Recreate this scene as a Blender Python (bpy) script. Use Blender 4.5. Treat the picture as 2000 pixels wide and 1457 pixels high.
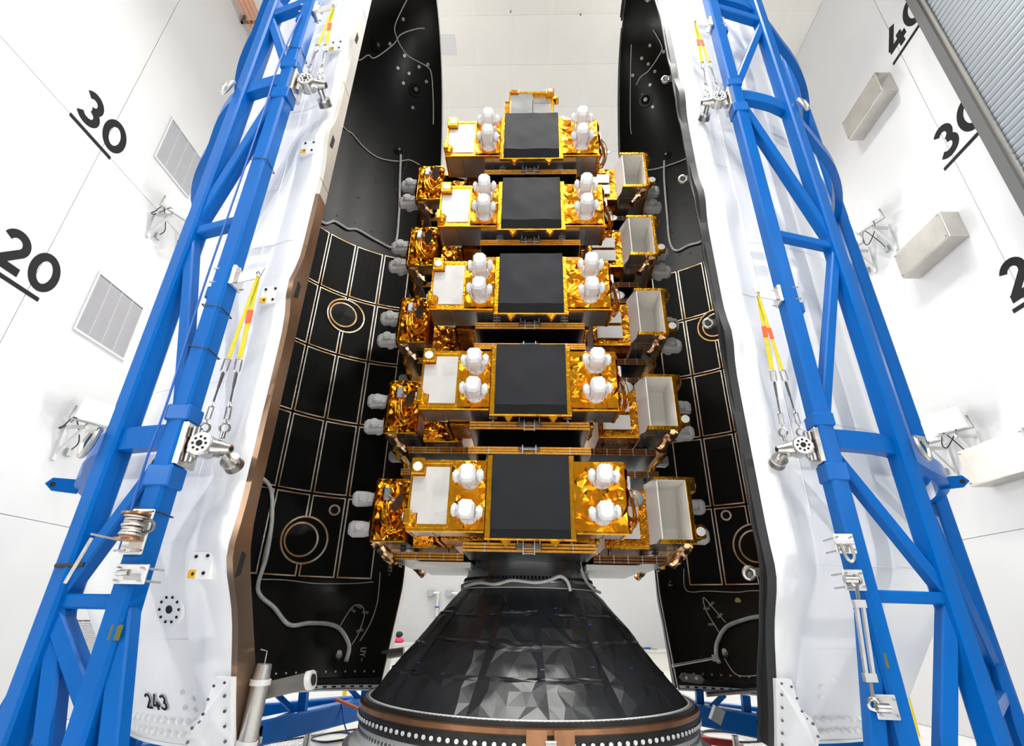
import bpy, bmesh, math, random
from mathutils import Vector, Matrix, noise
random.seed(7)
scene = bpy.context.scene
for o in list(bpy.data.objects): bpy.data.objects.remove(o)
COL = scene.collection
PI = math.pi
R_ = math.radians

# ------------------------------------------------------------------ camera
cam_d = bpy.data.cameras.new('camera'); cam = bpy.data.objects.new('camera', cam_d); COL.objects.link(cam)
cam_d.sensor_width = 36.0; cam_d.lens = 991.7/2000*36.0; cam_d.clip_start = 0.05; cam_d.clip_end = 200
cam.matrix_world = (Matrix.Translation((0, 0, 1.674)) @ Matrix.Rotation(R_(1.91), 4, 'Z')
                    @ Matrix.Rotation(R_(90+25.81), 4, 'X') @ Matrix.Rotation(R_(1.19), 4, 'Z'))
scene.camera = cam

# ------------------------------------------------------------------ world, exposure
w = bpy.data.worlds.new('world'); scene.world = w; w.use_nodes = True
w.node_tree.nodes['Background'].inputs[0].default_value = (0.9, 0.95, 1.0, 1)
w.node_tree.nodes['Background'].inputs[1].default_value = 0.3
vs = scene.view_settings
vs.view_transform = 'Standard'; vs.look = 'None'; vs.gamma = 1.0; vs.use_curve_mapping = False
vs.exposure = 0.10
FLOOD_W = 20.0        # power of one wall floodlight
FILL_W = 132.0      # power of one added ceiling fill lamp

# ------------------------------------------------------------------ materials
MATS = {}
def mat(name, col, rough=0.5, metal=0.0, bump=0.0, bscale=20.0, bdetail=3.0, var=0.0, vscale=4.0, spec=0.5,
        emit=None, estr=0.0, coat=0.0, btype='noise', rvar=0.0, trans=0.0, col2=None, vdetail=3.0, contrast=None):
    m = bpy.data.materials.new(name); m.use_nodes = True; MATS[name] = m
    nt = m.node_tree; b = nt.nodes['Principled BSDF']
    b.inputs['Base Color'].default_value = (*col, 1); b.inputs['Roughness'].default_value = rough
    b.inputs['Metallic'].default_value = metal; b.inputs['Specular IOR Level'].default_value = spec
    if coat: b.inputs['Coat Weight'].default_value = coat; b.inputs['Coat Roughness'].default_value = 0.08
    if trans: b.inputs['Transmission Weight'].default_value = trans
    if emit: b.inputs['Emission Color'].default_value = (*emit, 1); b.inputs['Emission Strength'].default_value = estr
    tc = nt.nodes.new('ShaderNodeTexCoord')
    if var or col2:
        n = nt.nodes.new('ShaderNodeTexNoise'); n.inputs['Scale'].default_value = vscale; n.inputs['Detail'].default_value = vdetail
        nt.links.new(tc.outputs['Object'], n.inputs['Vector'])
        r = nt.nodes.new('ShaderNodeValToRGB'); c2 = col2 or tuple(c*(1-var) for c in col)
        lo, hi = contrast or (0.35, 0.65)
        r.color_ramp.elements[0].position = lo; r.color_ramp.elements[0].color = (*c2, 1)
        r.color_ramp.elements[1].position = hi; r.color_ramp.elements[1].color = (*col, 1)
        nt.links.new(n.outputs['Fac'], r.inputs['Fac']); nt.links.new(r.outputs['Color'], b.inputs['Base Color'])
        if rvar:
            mr = nt.nodes.new('ShaderNodeMapRange'); mr.inputs['To Min'].default_value = rough-rvar; mr.inputs['To Max'].default_value = rough+rvar
            nt.links.new(n.outputs['Fac'], mr.inputs['Value']); nt.links.new(mr.outputs['Result'], b.inputs['Roughness'])
    if bump:
        bn = nt.nodes.new('ShaderNodeBump'); bn.inputs['Strength'].default_value = bump; bn.inputs['Distance'].default_value = 0.02
        if btype == 'noise':
            t = nt.nodes.new('ShaderNodeTexNoise'); t.inputs['Scale'].default_value = bscale; t.inputs['Detail'].default_value = bdetail
            nt.links.new(tc.outputs['Object'], t.inputs['Vector']); nt.links.new(t.outputs['Fac'], bn.inputs['Height'])
        else:   # crumpled foil: distorted voronoi ridges
            t = nt.nodes.new('ShaderNodeTexVoronoi'); t.feature = 'F1'; t.inputs['Scale'].default_value = bscale
            nz = nt.nodes.new('ShaderNodeTexNoise'); nz.inputs['Scale'].default_value = bscale*0.6; nz.inputs['Detail'].default_value = 2
            mx = nt.nodes.new('ShaderNodeMix'); mx.data_type = 'VECTOR'; mx.inputs[0].default_value = 0.25
            nt.links.new(tc.outputs['Object'], nz.inputs['Vector'])
            nt.links.new(tc.outputs['Object'], mx.inputs[4]); nt.links.new(nz.outputs['Color'], mx.inputs[5])
            nt.links.new(mx.outputs[1], t.inputs['Vector']); nt.links.new(t.outputs['Distance'], bn.inputs['Height'])
        nt.links.new(bn.outputs['Normal'], b.inputs['Normal'])
    return m

mat('wall_white', (0.61, 0.61, 0.615), 0.55, var=0.03, vscale=0.6)
mat('wall_dark', (0.22, 0.23, 0.24), 0.6)
mat('ceiling_white', (0.74, 0.725, 0.68), 0.5, var=0.04, vscale=0.5)
mat('ceiling_joint', (0.78, 0.77, 0.735), 0.5)
mat('joint_grey', (0.56, 0.56, 0.56), 0.7)
mat('floor_white', (0.84, 0.84, 0.82), 0.16, var=0.05, vscale=1.5, coat=0.3)
mat('number_black', (0.006, 0.006, 0.007), 0.6, spec=0.2)
mat('vent_grey', (0.52, 0.52, 0.54), 0.5)
mat('vent_dark', (0.20, 0.20, 0.21), 0.6)
mat('stainless', (0.60, 0.58, 0.54), 0.33, 0.9, bump=0.05, bscale=60, var=0.12, vscale=3)
mat('steel', (0.62, 0.60, 0.57), 0.22, 1.0, var=0.25, vscale=18)
mat('steel_dark', (0.22, 0.21, 0.20), 0.35, 0.9, var=0.3, vscale=12)
mat('aluminium', (0.70, 0.70, 0.71), 0.38, 0.85, var=0.12, vscale=9)
mat('door_grey', (0.31, 0.335, 0.36), 0.45, 0.35, var=0.05, vscale=0.7)
mat('door_frame', (0.10, 0.10, 0.10), 0.55)
mat('blue_paint', (0.0003, 0.105, 0.405), 0.34, var=0.10, vscale=2.0, spec=0.15)
mat('fairing_white', (0.88, 0.885, 0.89), 0.42, bump=0.10, bscale=2.2, bdetail=4, var=0.06, vscale=1.6, vdetail=5)
mat('fairing_black', (0.005, 0.005, 0.0045), 0.32, var=0.3, vscale=7, rvar=0.06, spec=0.22)
mat('panel_black', (0.004, 0.004, 0.004), 0.55, bump=0.15, bscale=90, spec=0.12)
mat('tape_silver', (0.86, 0.80, 0.70), 0.32, 0.7, bump=0.5, bscale=45, col2=(0.52, 0.30, 0.11), vscale=1.7, contrast=(0.40, 0.56))
mat('rim_tan', (0.32, 0.21, 0.14), 0.30, 0.75, var=0.35, vscale=1.1, bump=0.05, bscale=8)
mat('rim_pale', (0.62, 0.60, 0.55), 0.40, 0.5, var=0.12, vscale=2)
mat('gasket_black', (0.012, 0.012, 0.013), 0.5, bump=0.25, bscale=6)
mat('flange_grey', (0.20, 0.19, 0.18), 0.45, 0.4, var=0.3, vscale=5)
mat('cable_white', (0.62, 0.63, 0.62), 0.4, bump=0.3, bscale=30, var=0.18, vscale=14)
mat('cable_pale', (0.55, 0.52, 0.44), 0.45)
mat('cable_black', (0.015, 0.015, 0.016), 0.45)
mat('cable_blue', (0.02, 0.10, 0.38), 0.4)
mat('rubber_black', (0.012, 0.012, 0.012), 0.6)
mat('tag_yellow', (0.80, 0.46, 0.02), 0.5)
mat('paint_yellow', (0.85, 0.62, 0.02), 0.45)
mat('strap_yellow', (0.62, 0.52, 0.02), 0.7, bump=0.3, bscale=80, var=0.12, vscale=25)
mat('strap_orange', (0.75, 0.09, 0.015), 0.6)
mat('pipe_orange', (0.62, 0.16, 0.04), 0.45)
mat('gold_foil', (0.98, 0.415, 0.020), 0.16, 1.0, bump=0.10, bscale=40, col2=(0.90, 0.30, 0.010), vscale=5)
mat('gold_edge', (0.98, 0.46, 0.025), 0.24, 1.0, bump=0.16, bscale=18, btype='foil', col2=(0.72, 0.32, 0.012), vscale=14)
mat('amber_foil', (0.85, 0.34, 0.02), 0.20, 1.0, bump=0.25, bscale=22, btype='foil', col2=(0.55, 0.17, 0.01), vscale=6)
mat('copper_foil', (0.90, 0.55, 0.30), 0.24, 1.0, bump=0.1, bscale=30)
mat('copper_band', (0.50, 0.25, 0.13), 0.34, 0.9, var=0.25, vscale=6)
mat('kapton_edge', (0.88, 0.40, 0.05), 0.38, 0.45, var=0.25, vscale=30)
mat('brown_edge', (0.34, 0.16, 0.06), 0.42, 0.5, var=0.35, vscale=20)
mat('sat_white', (0.74, 0.74, 0.735), 0.45)
mat('gimbal_white', (0.72, 0.72, 0.73), 0.40)
mat('radiator_white', (0.61, 0.605, 0.59), 0.40, var=0.04, vscale=5)
mat('tray_white', (0.84, 0.82, 0.77), 0.35, var=0.04, vscale=6)
mat('mirror_silver', (0.50, 0.50, 0.51), 0.24, 0.9, var=0.2, vscale=3, rvar=0.06)
mat('antenna_black', (0.012, 0.013, 0.016), 0.62, spec=0.18, bump=0.05, bscale=9, bdetail=1)
mat('solar_black', (0.006, 0.006, 0.008), 0.22)
mat('panel_white', (0.84, 0.84, 0.81), 0.45, var=0.05, vscale=8)
mat('dish_grey', (0.10, 0.105, 0.115), 0.42, 0.1)
mat('dispenser_dark', (0.020, 0.020, 0.022), 0.40, 0.3, var=0.4, vscale=4)
mat('adapter_grey', (0.34, 0.35, 0.36), 0.27, 0.85, var=0.2, vscale=2.5)
mat('adapter_dark', (0.11, 0.11, 0.105), 0.40, 0.6, var=0.3, vscale=6)
mat('cone_foil', (0.016, 0.018, 0.022), 0.35, 0.0, bump=0.08, bscale=14, spec=0.75)
mat('ring_dark', (0.045, 0.043, 0.040), 0.42, 0.6, var=0.3, vscale=5)
mat('bead_white', (0.72, 0.73, 0.73), 0.45)
mat('hole_black', (0.004, 0.004, 0.004), 0.8)
mat('plate_white', (0.66, 0.66, 0.64), 0.4, 0.2)
mat('label_red', (0.62, 0.03, 0.03), 0.5)
mat('red_paint', (0.45, 0.03, 0.02), 0.4)
mat('pink_cloth', (0.75, 0.05, 0.12), 0.8)
mat('lamp_grey', (0.40, 0.43, 0.42), 0.45, 0.3)
mat('lamp_lens', (1, 1, 1), 0.3, emit=(1.0, 0.99, 0.96), estr=30.0)
mat('fill_lens', (1, 1, 1), 0.3, emit=(1.0, 0.99, 0.96), estr=12.0)
mat('grate_grey', (0.36, 0.36, 0.35), 0.45, 0.5)
mat('tan_text', (0.60, 0.56, 0.44), 0.5)
mat('tape_clear', (0.20, 0.20, 0.19), 0.35)
mat('tag_olive', (0.10, 0.095, 0.012), 0.6)
mat('pad_cream', (0.42, 0.40, 0.22), 0.5)
mat('hazard_black', (0.02, 0.02, 0.02), 0.5)

# ------------------------------------------------------------------ mesh builder
class MB:
    def __init__(s): s.v = []; s.f = []
    def add(s, vs_, fs):
        n = len(s.v); s.v += [tuple(v) for v in vs_]; s.f += [tuple(i+n for i in f) for f in fs]; return s
    def box(s, c, d, rot=None):
        hx, hy, hz = d[0]/2, d[1]/2, d[2]/2
        p = [Vector((x, y, z)) for x in (-hx, hx) for y in (-hy, hy) for z in (-hz, hz)]
        if rot is not None: p = [rot @ q for q in p]
        p = [q+Vector(c) for q in p]
        return s.add(p, [(0,1,3,2),(4,6,7,5),(0,4,5,1),(2,3,7,6),(0,2,6,4),(1,5,7,3)])
    def bb(s, a, b):
        return s.box([(a[i]+b[i])/2 for i in range(3)], [abs(b[i]-a[i]) for i in range(3)])
    def bev(s, a, b, e=0.01):   # box with chamfered vertical+horizontal edges (one bevel step)
        bm = bmesh.new(); bmesh.ops.create_cube(bm, size=1)
        for v in bm.verts:
            v.co = Vector([(a[i]+b[i])/2 + v.co[i]*abs(b[i]-a[i]) for i in range(3)])
        bmesh.ops.bevel(bm, geom=list(bm.edges), offset=e, segments=1, affect='EDGES')
        bm.verts.ensure_lookup_table(); bm.verts.index_update()
        s.add([v.co.copy() for v in bm.verts], [[v.index for v in f.verts] for f in bm.faces]); bm.free(); return s
    def beam(s, p, q, w_, h=None, up=(0, 0, 1), ch=0.0):
        p, q = Vector(p), Vector(q); h = h or w_; d = (q-p).normalized(); u = Vector(up)
        if abs(d.dot(u)) > 0.98: u = Vector((0, 1, 0))
        sx = d.cross(u).normalized(); sz = sx.cross(d).normalized()
        if ch <= 0: prof_ = [(-w_/2, -h/2), (w_/2, -h/2), (w_/2, h/2), (-w_/2, h/2)]
        else:
            a, b = w_/2, h/2
            prof_ = [(-a+ch, -b), (a-ch, -b), (a, -b+ch), (a, b-ch), (a-ch, b), (-a+ch, b), (-a, b-ch), (-a, -b+ch)]
        n = len(prof_); vv = [p+sx*x+sz*y for x, y in prof_]+[q+sx*x+sz*y for x, y in prof_]
        return s.add(vv, [(i, (i+1) % n, n+(i+1) % n, n+i) for i in range(n)]+[tuple(range(n))[::-1], tuple(range(n, 2*n))])
    def cyl(s, p, q, r, n=12, r2=None, caps=True):
        p, q = Vector(p), Vector(q); r2 = r if r2 is None else r2; d = (q-p).normalized()
        u = Vector((0, 0, 1)) if abs(d.z) < 0.9 else Vector((1, 0, 0)); a = d.cross(u).normalized(); b = d.cross(a)
        vv = [p+(a*math.cos(2*PI*i/n)+b*math.sin(2*PI*i/n))*r for i in range(n)]+[q+(a*math.cos(2*PI*i/n)+b*math.sin(2*PI*i/n))*r2 for i in range(n)]
        fs = [(i, (i+1) % n, n+(i+1) % n, n+i) for i in range(n)]
        if caps: fs += [tuple(range(n))[::-1], tuple(range(n, 2*n))]
        return s.add(vv, fs)
    def tube(s, path, r, n=8, closed=False):
        P = [Vector(p) for p in path]; m = len(P); vv = []
        prev = None
        for i in range(m):
            if closed: d = (P[(i+1) % m]-P[i-1]).normalized()
            else: d = (P[min(i+1, m-1)]-P[max(i-1, 0)]).normalized()
            if prev is None:
                u = Vector((0, 0, 1)) if abs(d.z) < 0.9 else Vector((1, 0, 0)); a = d.cross(u).normalized()
            else: a = (prev-d*prev.dot(d)).normalized()
            prev = a; b = d.cross(a)
            vv += [P[i]+(a*math.cos(2*PI*k/n)+b*math.sin(2*PI*k/n))*r for k in range(n)]
        fs = []
        for i in range(m if closed else m-1):
            j = (i+1) % m
            fs += [(i*n+k, i*n+(k+1) % n, j*n+(k+1) % n, j*n+k) for k in range(n)]
        if not closed: fs += [tuple(range(n))[::-1], tuple(range((m-1)*n, m*n))]
        return s.add(vv, fs)
    def torus(s, c, ax, R, r, n=20, m=8, sx=1.0):
        ax = Vector(ax).normalized(); u = Vector((0, 0, 1)) if abs(ax.z) < 0.9 else Vector((1, 0, 0))
        a = ax.cross(u).normalized(); b = ax.cross(a)
        return s.tube([Vector(c)+a*math.cos(2*PI*i/n)*R+b*math.sin(2*PI*i/n)*R*sx for i in range(n)], r, m, True)
    def slab(s, poly, t):
        n = len(poly); t = Vector(t); vv = [Vector(p) for p in poly]+[Vector(p)+t for p in poly]
        return s.add(vv, [tuple(range(n))[::-1], tuple(range(n, 2*n))]+[(i, (i+1) % n, n+(i+1) % n, n+i) for i in range(n)])
    def grid(s, fn, nu, nv, closed_u=False):
        vv = [fn(i/(nu if closed_u else nu), j/nv) for j in range(nv+1) for i in range(nu+(0 if closed_u else 1))]
        w_ = nu if closed_u else nu+1
        fs = []
        for j in range(nv):
            for i in range(nu):
                k = (i+1) % w_
                fs.append((j*w_+i, j*w_+k, (j+1)*w_+k, (j+1)*w_+i))
        return s.add(vv, fs)
    def revolve(s, prof_, n, c=(0, 0), a0=0.0, a1=2*PI):
        full = abs(a1-a0-2*PI) < 1e-6; m = n if full else n+1; vv = []
        for r, z in prof_:
            vv += [(c[0]+r*math.sin(a0+(a1-a0)*i/n), c[1]-r*math.cos(a0+(a1-a0)*i/n), z) for i in range(m)]
        fs = []
        for j in range(len(prof_)-1):
            for i in range(n):
                k = (i+1) % m
                fs.append((j*m+i, j*m+k, (j+1)*m+k, (j+1)*m+i))
        return s.add(vv, fs)
    def build(s, name, material, parent=None, smooth=False, angle=35, xf=None, recalc=True, label=None):
        me = bpy.data.meshes.new(name)
        vv = s.v if xf is None else [xf(v) for v in s.v]
        me.from_pydata([tuple(v) for v in vv], [], s.f)
        if recalc:
            bm = bmesh.new(); bm.from_mesh(me); bmesh.ops.recalc_face_normals(bm, faces=bm.faces); bm.to_mesh(me); bm.free()
        me.materials.append(MATS[material])
        if smooth:
            me.shade_smooth()
            try: me.set_sharp_from_angle(angle=R_(angle))
            except Exception: pass
        o = bpy.data.objects.new(name, me); COL.objects.link(o)
        if parent is not None: o.parent = parent
        if label: o['label'] = label
        return o

def thing(name, label, cat, loc=(0, 0, 0), rotz=0.0, group=None):
    o = bpy.data.objects.new(name, None); COL.objects.link(o); o.empty_display_size = 0.1
    o.location = loc; o.rotation_euler = (0, 0, rotz); o['label'] = label; o['category'] = cat
    if group: o['group'] = group
    return o
def tag(o, label, cat, group=None):
    o['label'] = label; o['category'] = cat
    if group: o['group'] = group
    return o
def struct(o):
    o['kind'] = 'structure'; return o
def inst(src, parent, loc=None, rot=None, name=None):
    c = src.copy(); COL.objects.link(c); c.parent = parent
    if loc is not None: c.location = loc
    if rot is not None: c.rotation_euler = rot
    return c
def copy_tree(root):
    r = root.copy(); COL.objects.link(r)
    for ch in list(root.children):
        c = ch.copy(); COL.objects.link(c); c.parent = r
        for g in list(ch.children):
            d = g.copy(); COL.objects.link(d); d.parent = c
    return r
_rots = [Matrix.Rotation(a, 3, 'Z') @ Matrix.Rotation(b, 3, 'X') for a, b in ((.4, .2), (1.5, -.5), (2.6, .9), (.9, 1.4))]
def crumple(p, amp, sc, seed=0.0):
    # folded-sheet displacement: sharp ridges from stretched, rotated ridged noise
    p = Vector(p); s_ = 0.0
    for i, rt in enumerate(_rots):
        q = rt @ p; q = Vector((q.x*1.0, q.y*.45, q.z*.8))*sc*(1+.55*i)+Vector((seed+i*9.1, seed*1.7, -seed))
        r = 1-abs(noise.noise(q))*2.2
        s_ += (r if r > -1 else -1)/(1+.7*i)
    return amp*s_*.5
def bez(pts, n=8):   # Catmull-Rom through the points
    P = [Vector(p) for p in pts]; out = []
    for i in range(len(P)-1):
        a, b, c, d = P[max(i-1, 0)], P[i], P[i+1], P[min(i+2, len(P)-1)]
        for k in range(n):
            t = k/n
            out.append(0.5*((2*b)+(c-a)*t+(2*a-5*b+4*c-d)*t*t+(3*b-a-3*c+d)*t**3))
    out.append(P[-1]); return out

# glyph strokes in a unit box (width 0.7, height 1)
def arc(cx, cy, rx, ry, a0, a1, n=14): return [(cx+rx*math.cos(R_(a0+(a1-a0)*i/n)), cy+ry*math.sin(R_(a0+(a1-a0)*i/n))) for i in range(n+1)]
GLYPH = {
 '0': [arc(.37, .5, .29, .405, 90, 450, 32)],
 '2': [arc(.34, .68, .24, .235, 165, -35, 14)+[(.10, .085)], [(.03, .085), (.66, .085)]],
 '3': [arc(.31, .70, .22, .215, 150, -80, 16), arc(.31, .305, .26, .22, 80, -150, 18)],
 '4': [[(.42, 1.0), (.06, .30)], [(.02, .27), (.72, .27)], [(.50, .52), (.50, 0)]],
 'Y': [[(.05, 1), (.35, .5), (.65, 1)], [(.35, .5), (.35, 0)]],
 'U': [[(.08, 1), (.08, .3)]+arc(.35, .3, .27, .25, 180, 360, 10)+[(.62, 1)]],
 'K': [[(.1, 0), (.1, 1)], [(.6, 1), (.12, .48)], [(.25, .58), (.62, 0)]],
 '-': [[(.1, .45), (.55, .45)]],
}
def glyphs(mb, text, fn, h=1.0, wgt=0.16, adv=0.82, thick=0.006):
    """fn(s,t,d)->3D; text is laid along s, t up, d out of the surface"""
    for gi, ch in enumerate(text):
        for raw in GLYPH[ch]:
            st = [Vector((x+gi*adv, y)) for x, y in raw]; n = len(st)
            closed = (st[0]-st[-1]).length < 1e-4
            Lf, Rt = [], []
            for i in range(n):
                if closed:
                    a = st[(i-1) % (n-1)] if i else st[n-2]; b = st[(i+1) % (n-1)] if i < n-1 else st[1]
                    d = (b-a).normalized(); nrm = Vector((-d.y, d.x)); k = 1
                elif i in (0, n-1):
                    d = (st[min(i+1, n-1)]-st[max(i-1, 0)]).normalized(); nrm = Vector((-d.y, d.x)); k = 1
                else:
                    d0 = (st[i]-st[i-1]).normalized(); d1 = (st[i+1]-st[i]).normalized(); d = (d0+d1)
                    d = d.normalized() if d.length > .3 else d0
                    nrm = Vector((-d.y, d.x)); k = min(1.0/max(.5, nrm.dot(Vector((-d0.y, d0.x)))), 1.8)
                Lf.append(st[i]+nrm*wgt/2*k); Rt.append(st[i]-nrm*wgt/2*k)
            vv = []
            thick_ = thick+.0012*GLYPH[ch].index(raw)
            for d_ in (0.0, thick_):
                vv += [fn(p.x*h, p.y*h, d_) for p in Lf]+[fn(p.x*h, p.y*h, d_) for p in Rt]
            fs = []
            for i in range(n-1):
                fs += [(i, i+1, n+i+1, n+i), (2*n+i, 3*n+i, 3*n+i+1, 2*n+i+1), (i, 2*n+i, 2*n+i+1, i+1), (n+i, n+i+1, 3*n+i+1, 3*n+i)]
            if not closed: fs += [(0, n, 3*n, 2*n), (n-1, 3*n-1, 4*n-1, 2*n-1)]
            mb.add(vv, fs)
    return mb
# ------------------------------------------------------------------ the hall
XL, XR, Y0, Y1, ZT_ = -7.7, 7.55, -9.0, 24.0, 16.1
struct(MB().bb((XL-.3, Y0-.3, -.25), (XR+.3, Y1+.3, 0)).build('floor', 'floor_white'))
floor = bpy.data.objects['floor']
ceil = struct(MB().bb((XL-.3, Y0-.3, ZT_+.03), (XR+.3, Y1+.3, ZT_+.25)).build('ceiling', 'ceiling_joint'))
wl = struct(MB().bb((XL-.3, Y0-.3, 0), (XL-.02, Y1+.3, ZT_+.03)).build('wall_left', 'joint_grey'))
wr = struct(MB().bb((XR+.02, Y0-.3, 0), (XR+.3, Y1+.3, ZT_+.03)).build('wall_right', 'joint_grey'))
wb = struct(MB().bb((XL-.02, Y1, 0), (XR+.02, Y1+.3, ZT_+.03)).build('wall_back', 'wall_white'))
wf = struct(MB().bb((XL-.02, Y0-.3, 0), (XR+.02, Y0, ZT_+.03)).build('wall_front', 'wall_dark'))  # out of view; dark tone put in to give foil reflections contrast
def panels(wall, xa, xb, ys, zs):
    g = 0.006
    for i in range(len(ys)-1):
        for j in range(len(zs)-1):
            MB().bb((xa, ys[i]+g, zs[j]+g), (xb, ys[i+1]-g, zs[j+1]-g)).build('wall_panel', 'wall_white', wall)
panels(wl, XL-.02, XL, [Y0, .3, 6.3, 12.3, 18.3, Y1], [0, 2.92, 9.17, ZT_+.02])
panels(wr, XR, XR+.02, [Y0, .65, 6.65, 12.65, 18.65, Y1], [0, 3.05, ZT_+.02])
cx_ = [XL]+[-.45+1.04*k for k in range(-6, 8)]+[XR]
cy_ = [Y0, -6, -3, 0, 3, 5.9, 8.0, 9.35, 10.7, 12.4, 14.6, 16.7, 18.8, 21.2, Y1]
g_ = 0.012
cpm = {}
for i in range(len(cx_)-1):
    for j in range(len(cy_)-1):
        a, b = cx_[i+1]-cx_[i]-2*g_, cy_[j+1]-cy_[j]-.012
        key = (round(a, 3), round(b, 3)); c = ((cx_[i]+cx_[i+1])/2, (cy_[j]+cy_[j+1])/2, ZT_+.027)
        if key not in cpm:
            cpm[key] = MB().box((0, 0, 0), (a, b, .006)).build('ceiling_panel', 'ceiling_white', ceil); cpm[key].location = c
        else: inst(cpm[key], ceil, c)
# pale square repair patch on the ceiling
MB().bb((-2.48, 8.48, ZT_+.02), (-2.05, 9.05, ZT_+.0245)).build('ceiling_patch', 'wall_white', ceil)
for (x, y) in ((-.5, 7.9), (1.35, 8.0), (-.35, 10.9), (1.6, 11.0)):
    MB().cyl((x, y, ZT_), (x, y, ZT_-.03), .022, 10).build('sprinkler_head', 'steel_dark', ceil)

# black height marks in feet on both side walls (baseline bar + digits)
def wallmark(side, txt, y, z, ln=0.9, h=0.66):
    x = XL if side < 0 else XR; sg = 1 if side < 0 else -1
    fn = (lambda s, t, d: (x+sg*d, y+sg*s, z+t))
    wall = wl if side < 0 else wr
    m = glyphs(MB(), txt, lambda s, t, d: fn(s+.02, t+.12, d), h, 0.20, 0.80, .006)
    m.build('height_number', 'number_black', wall, recalc=True)
    a, b = fn(-.02, -.035, 0), fn(ln, .035, .006)
    MB().bb(a, b).build('height_bar', 'number_black', wall)
wallmark(-1, '30', 5.61, 9.16); wallmark(-1, '20', 5.61, 6.05)
wallmark(1, '40', 6.86, 12.17, .88); wallmark(1, '30', 6.86, 9.16, .88); wallmark(1, '20', 6.86, 6.12, .88)

# louvred return-air grilles on the left wall
def grille(y0, z0, lab):
    t = thing('wall_grille', lab, 'vent', (XL, y0, z0), 0, 'square louvred grilles on the left wall')
    s_ = 1.2
    fr = MB()
    for a, b in (((0, 0, 0), (.025, s_, .035)), ((0, 0, s_-.035), (.025, s_, s_)), ((0, 0, .035), (.025, .035, s_-.035)), ((0, s_-.035, .035), (.025, s_, s_-.035))):
        fr.bb(a, b)
    fr.build('frame', 'wall_white', t)
    MB().bb((0, .035, .035), (.004, s_-.035, s_-.035)).build('backing', 'vent_dark', t)
    for k in range(3):
        MB().bb((.004, .31+k*.285, .035), (.024, .32+k*.285, s_-.035)).build('mullion', 'vent_grey', t)
    src = None
    for k in range(40):
        z = .05+k*.0275
        if src is None:
            src = MB().slab([(.005, .036, 0), (.005, .036, .016), (.022, .036, .006), (.022, .036, -.010)], (0, s_-.072, 0)).build('louvre', 'vent_grey', t)
            src.location = (0, 0, z)
        else: inst(src, t, (0, 0, z))
grille(7.26, 10.08, 'grey square louvred grille high on left wall beside the 30 mark')
grille(7.22, 5.95, 'grey square louvred grille on left wall beside the 20 mark')
grille(9.3, .35, 'grey louvred grille low on left wall behind the blue stand legs')

# stainless hoods on the right wall
def hood(y0, y1, z0, z1, lab, d=.33):
    t = thing('duct_hood', lab, 'duct hood', (XR, y0, z0), 0, 'stainless hoods on the right wall')
    L_, H_ = y1-y0, z1-z0
    MB().bev((-d, 0, 0), (0, L_, H_), .006).build('body', 'stainless', t)
    MB().bb((-d-.006, .02, .02), (-d, L_-.02, H_-.02)).build('cover_plate', 'stainless', t)
    for yy in (.05, L_-.05):
        for zz in (.05, H_-.05):
            MB().cyl((-d-.006, yy, zz), (-d-.03, yy, zz), .011, 8).build('stud', 'steel', t)
hood(7.0, 8.22, 11.53, 12.1, 'stainless wall hood highest, below the 40 mark')
hood(6.98, 8.2, 7.71, 8.26, 'stainless wall hood in the middle, level with the 30 mark')
hood(7.2, 8.43, 3.74, 4.33, 'stainless wall hood lowest, at the right edge of the photo')

# roll-up door on the right wall
dr = thing('door_1', 'grey roll-up slat door with dark frame on right wall', 'door', (XR-.02, 0, 0)); dr['kind'] = 'structure'
MB().bb((-.16, 5.80, 0), (.0, 5.97, 15.9)).build('jamb', 'door_frame', dr)
MB().bb((-.10, 5.74, 0), (-.07, 5.82, 15.9)).build('guide_strip', 'stainless', dr)
MB().bb((-.16, -5.4, 0), (.0, -5.2, 15.9)).build('jamb', 'door_frame', dr)
MB().bb((-.02, -5.2, 0), (.0, 5.8, 15.9)).build('backing', 'door_frame', dr)
src = None
for k in range(126):
    z = .06+k*.1255
    if src is None:
        src = MB().slab([(-.02, -5.2, -.06), (-.040, -5.2, -.055), (-.05, -5.2, 0), (-.040, -5.2, .055), (-.02, -5.2, .06)], (0, 10.98, 0)).build('slat', 'door_grey', dr)
        src.location = (0, 0, z)
    else: inst(src, dr, (0, 0, z))

# orange sprinkler pipes along the left wall under the ceiling
t = thing('sprinkler_pipe', 'four slim orange pipes on a bracket beneath the ceiling at left', 'pipes', (-7.05, 0, 15.75))
for k in range(4):
    MB().cyl((-.36+k*.115, 5.0, 0), (-.36+k*.115, 23.5, 0), .016, 8).build('pipe', 'pipe_orange', t)
for yy in (7.9, 11.5, 15.0):
    MB().bb((-.60, yy-.03, .016), (.15, yy+.03, .06)).build('bracket', 'steel_dark', t)
    MB().bb((-.60, yy-.03, .016), (-.54, yy+.03, .4)).build('hanger', 'steel_dark', t)
MB().bb((XL, 4.0, ZT_-.02), (-7.25, 23.9, ZT_-.001)).build('ceiling_trim', 'rim_pale', ceil).data.materials[0] = mat('peach_trim', (0.62, 0.45, 0.36), .5)

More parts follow.
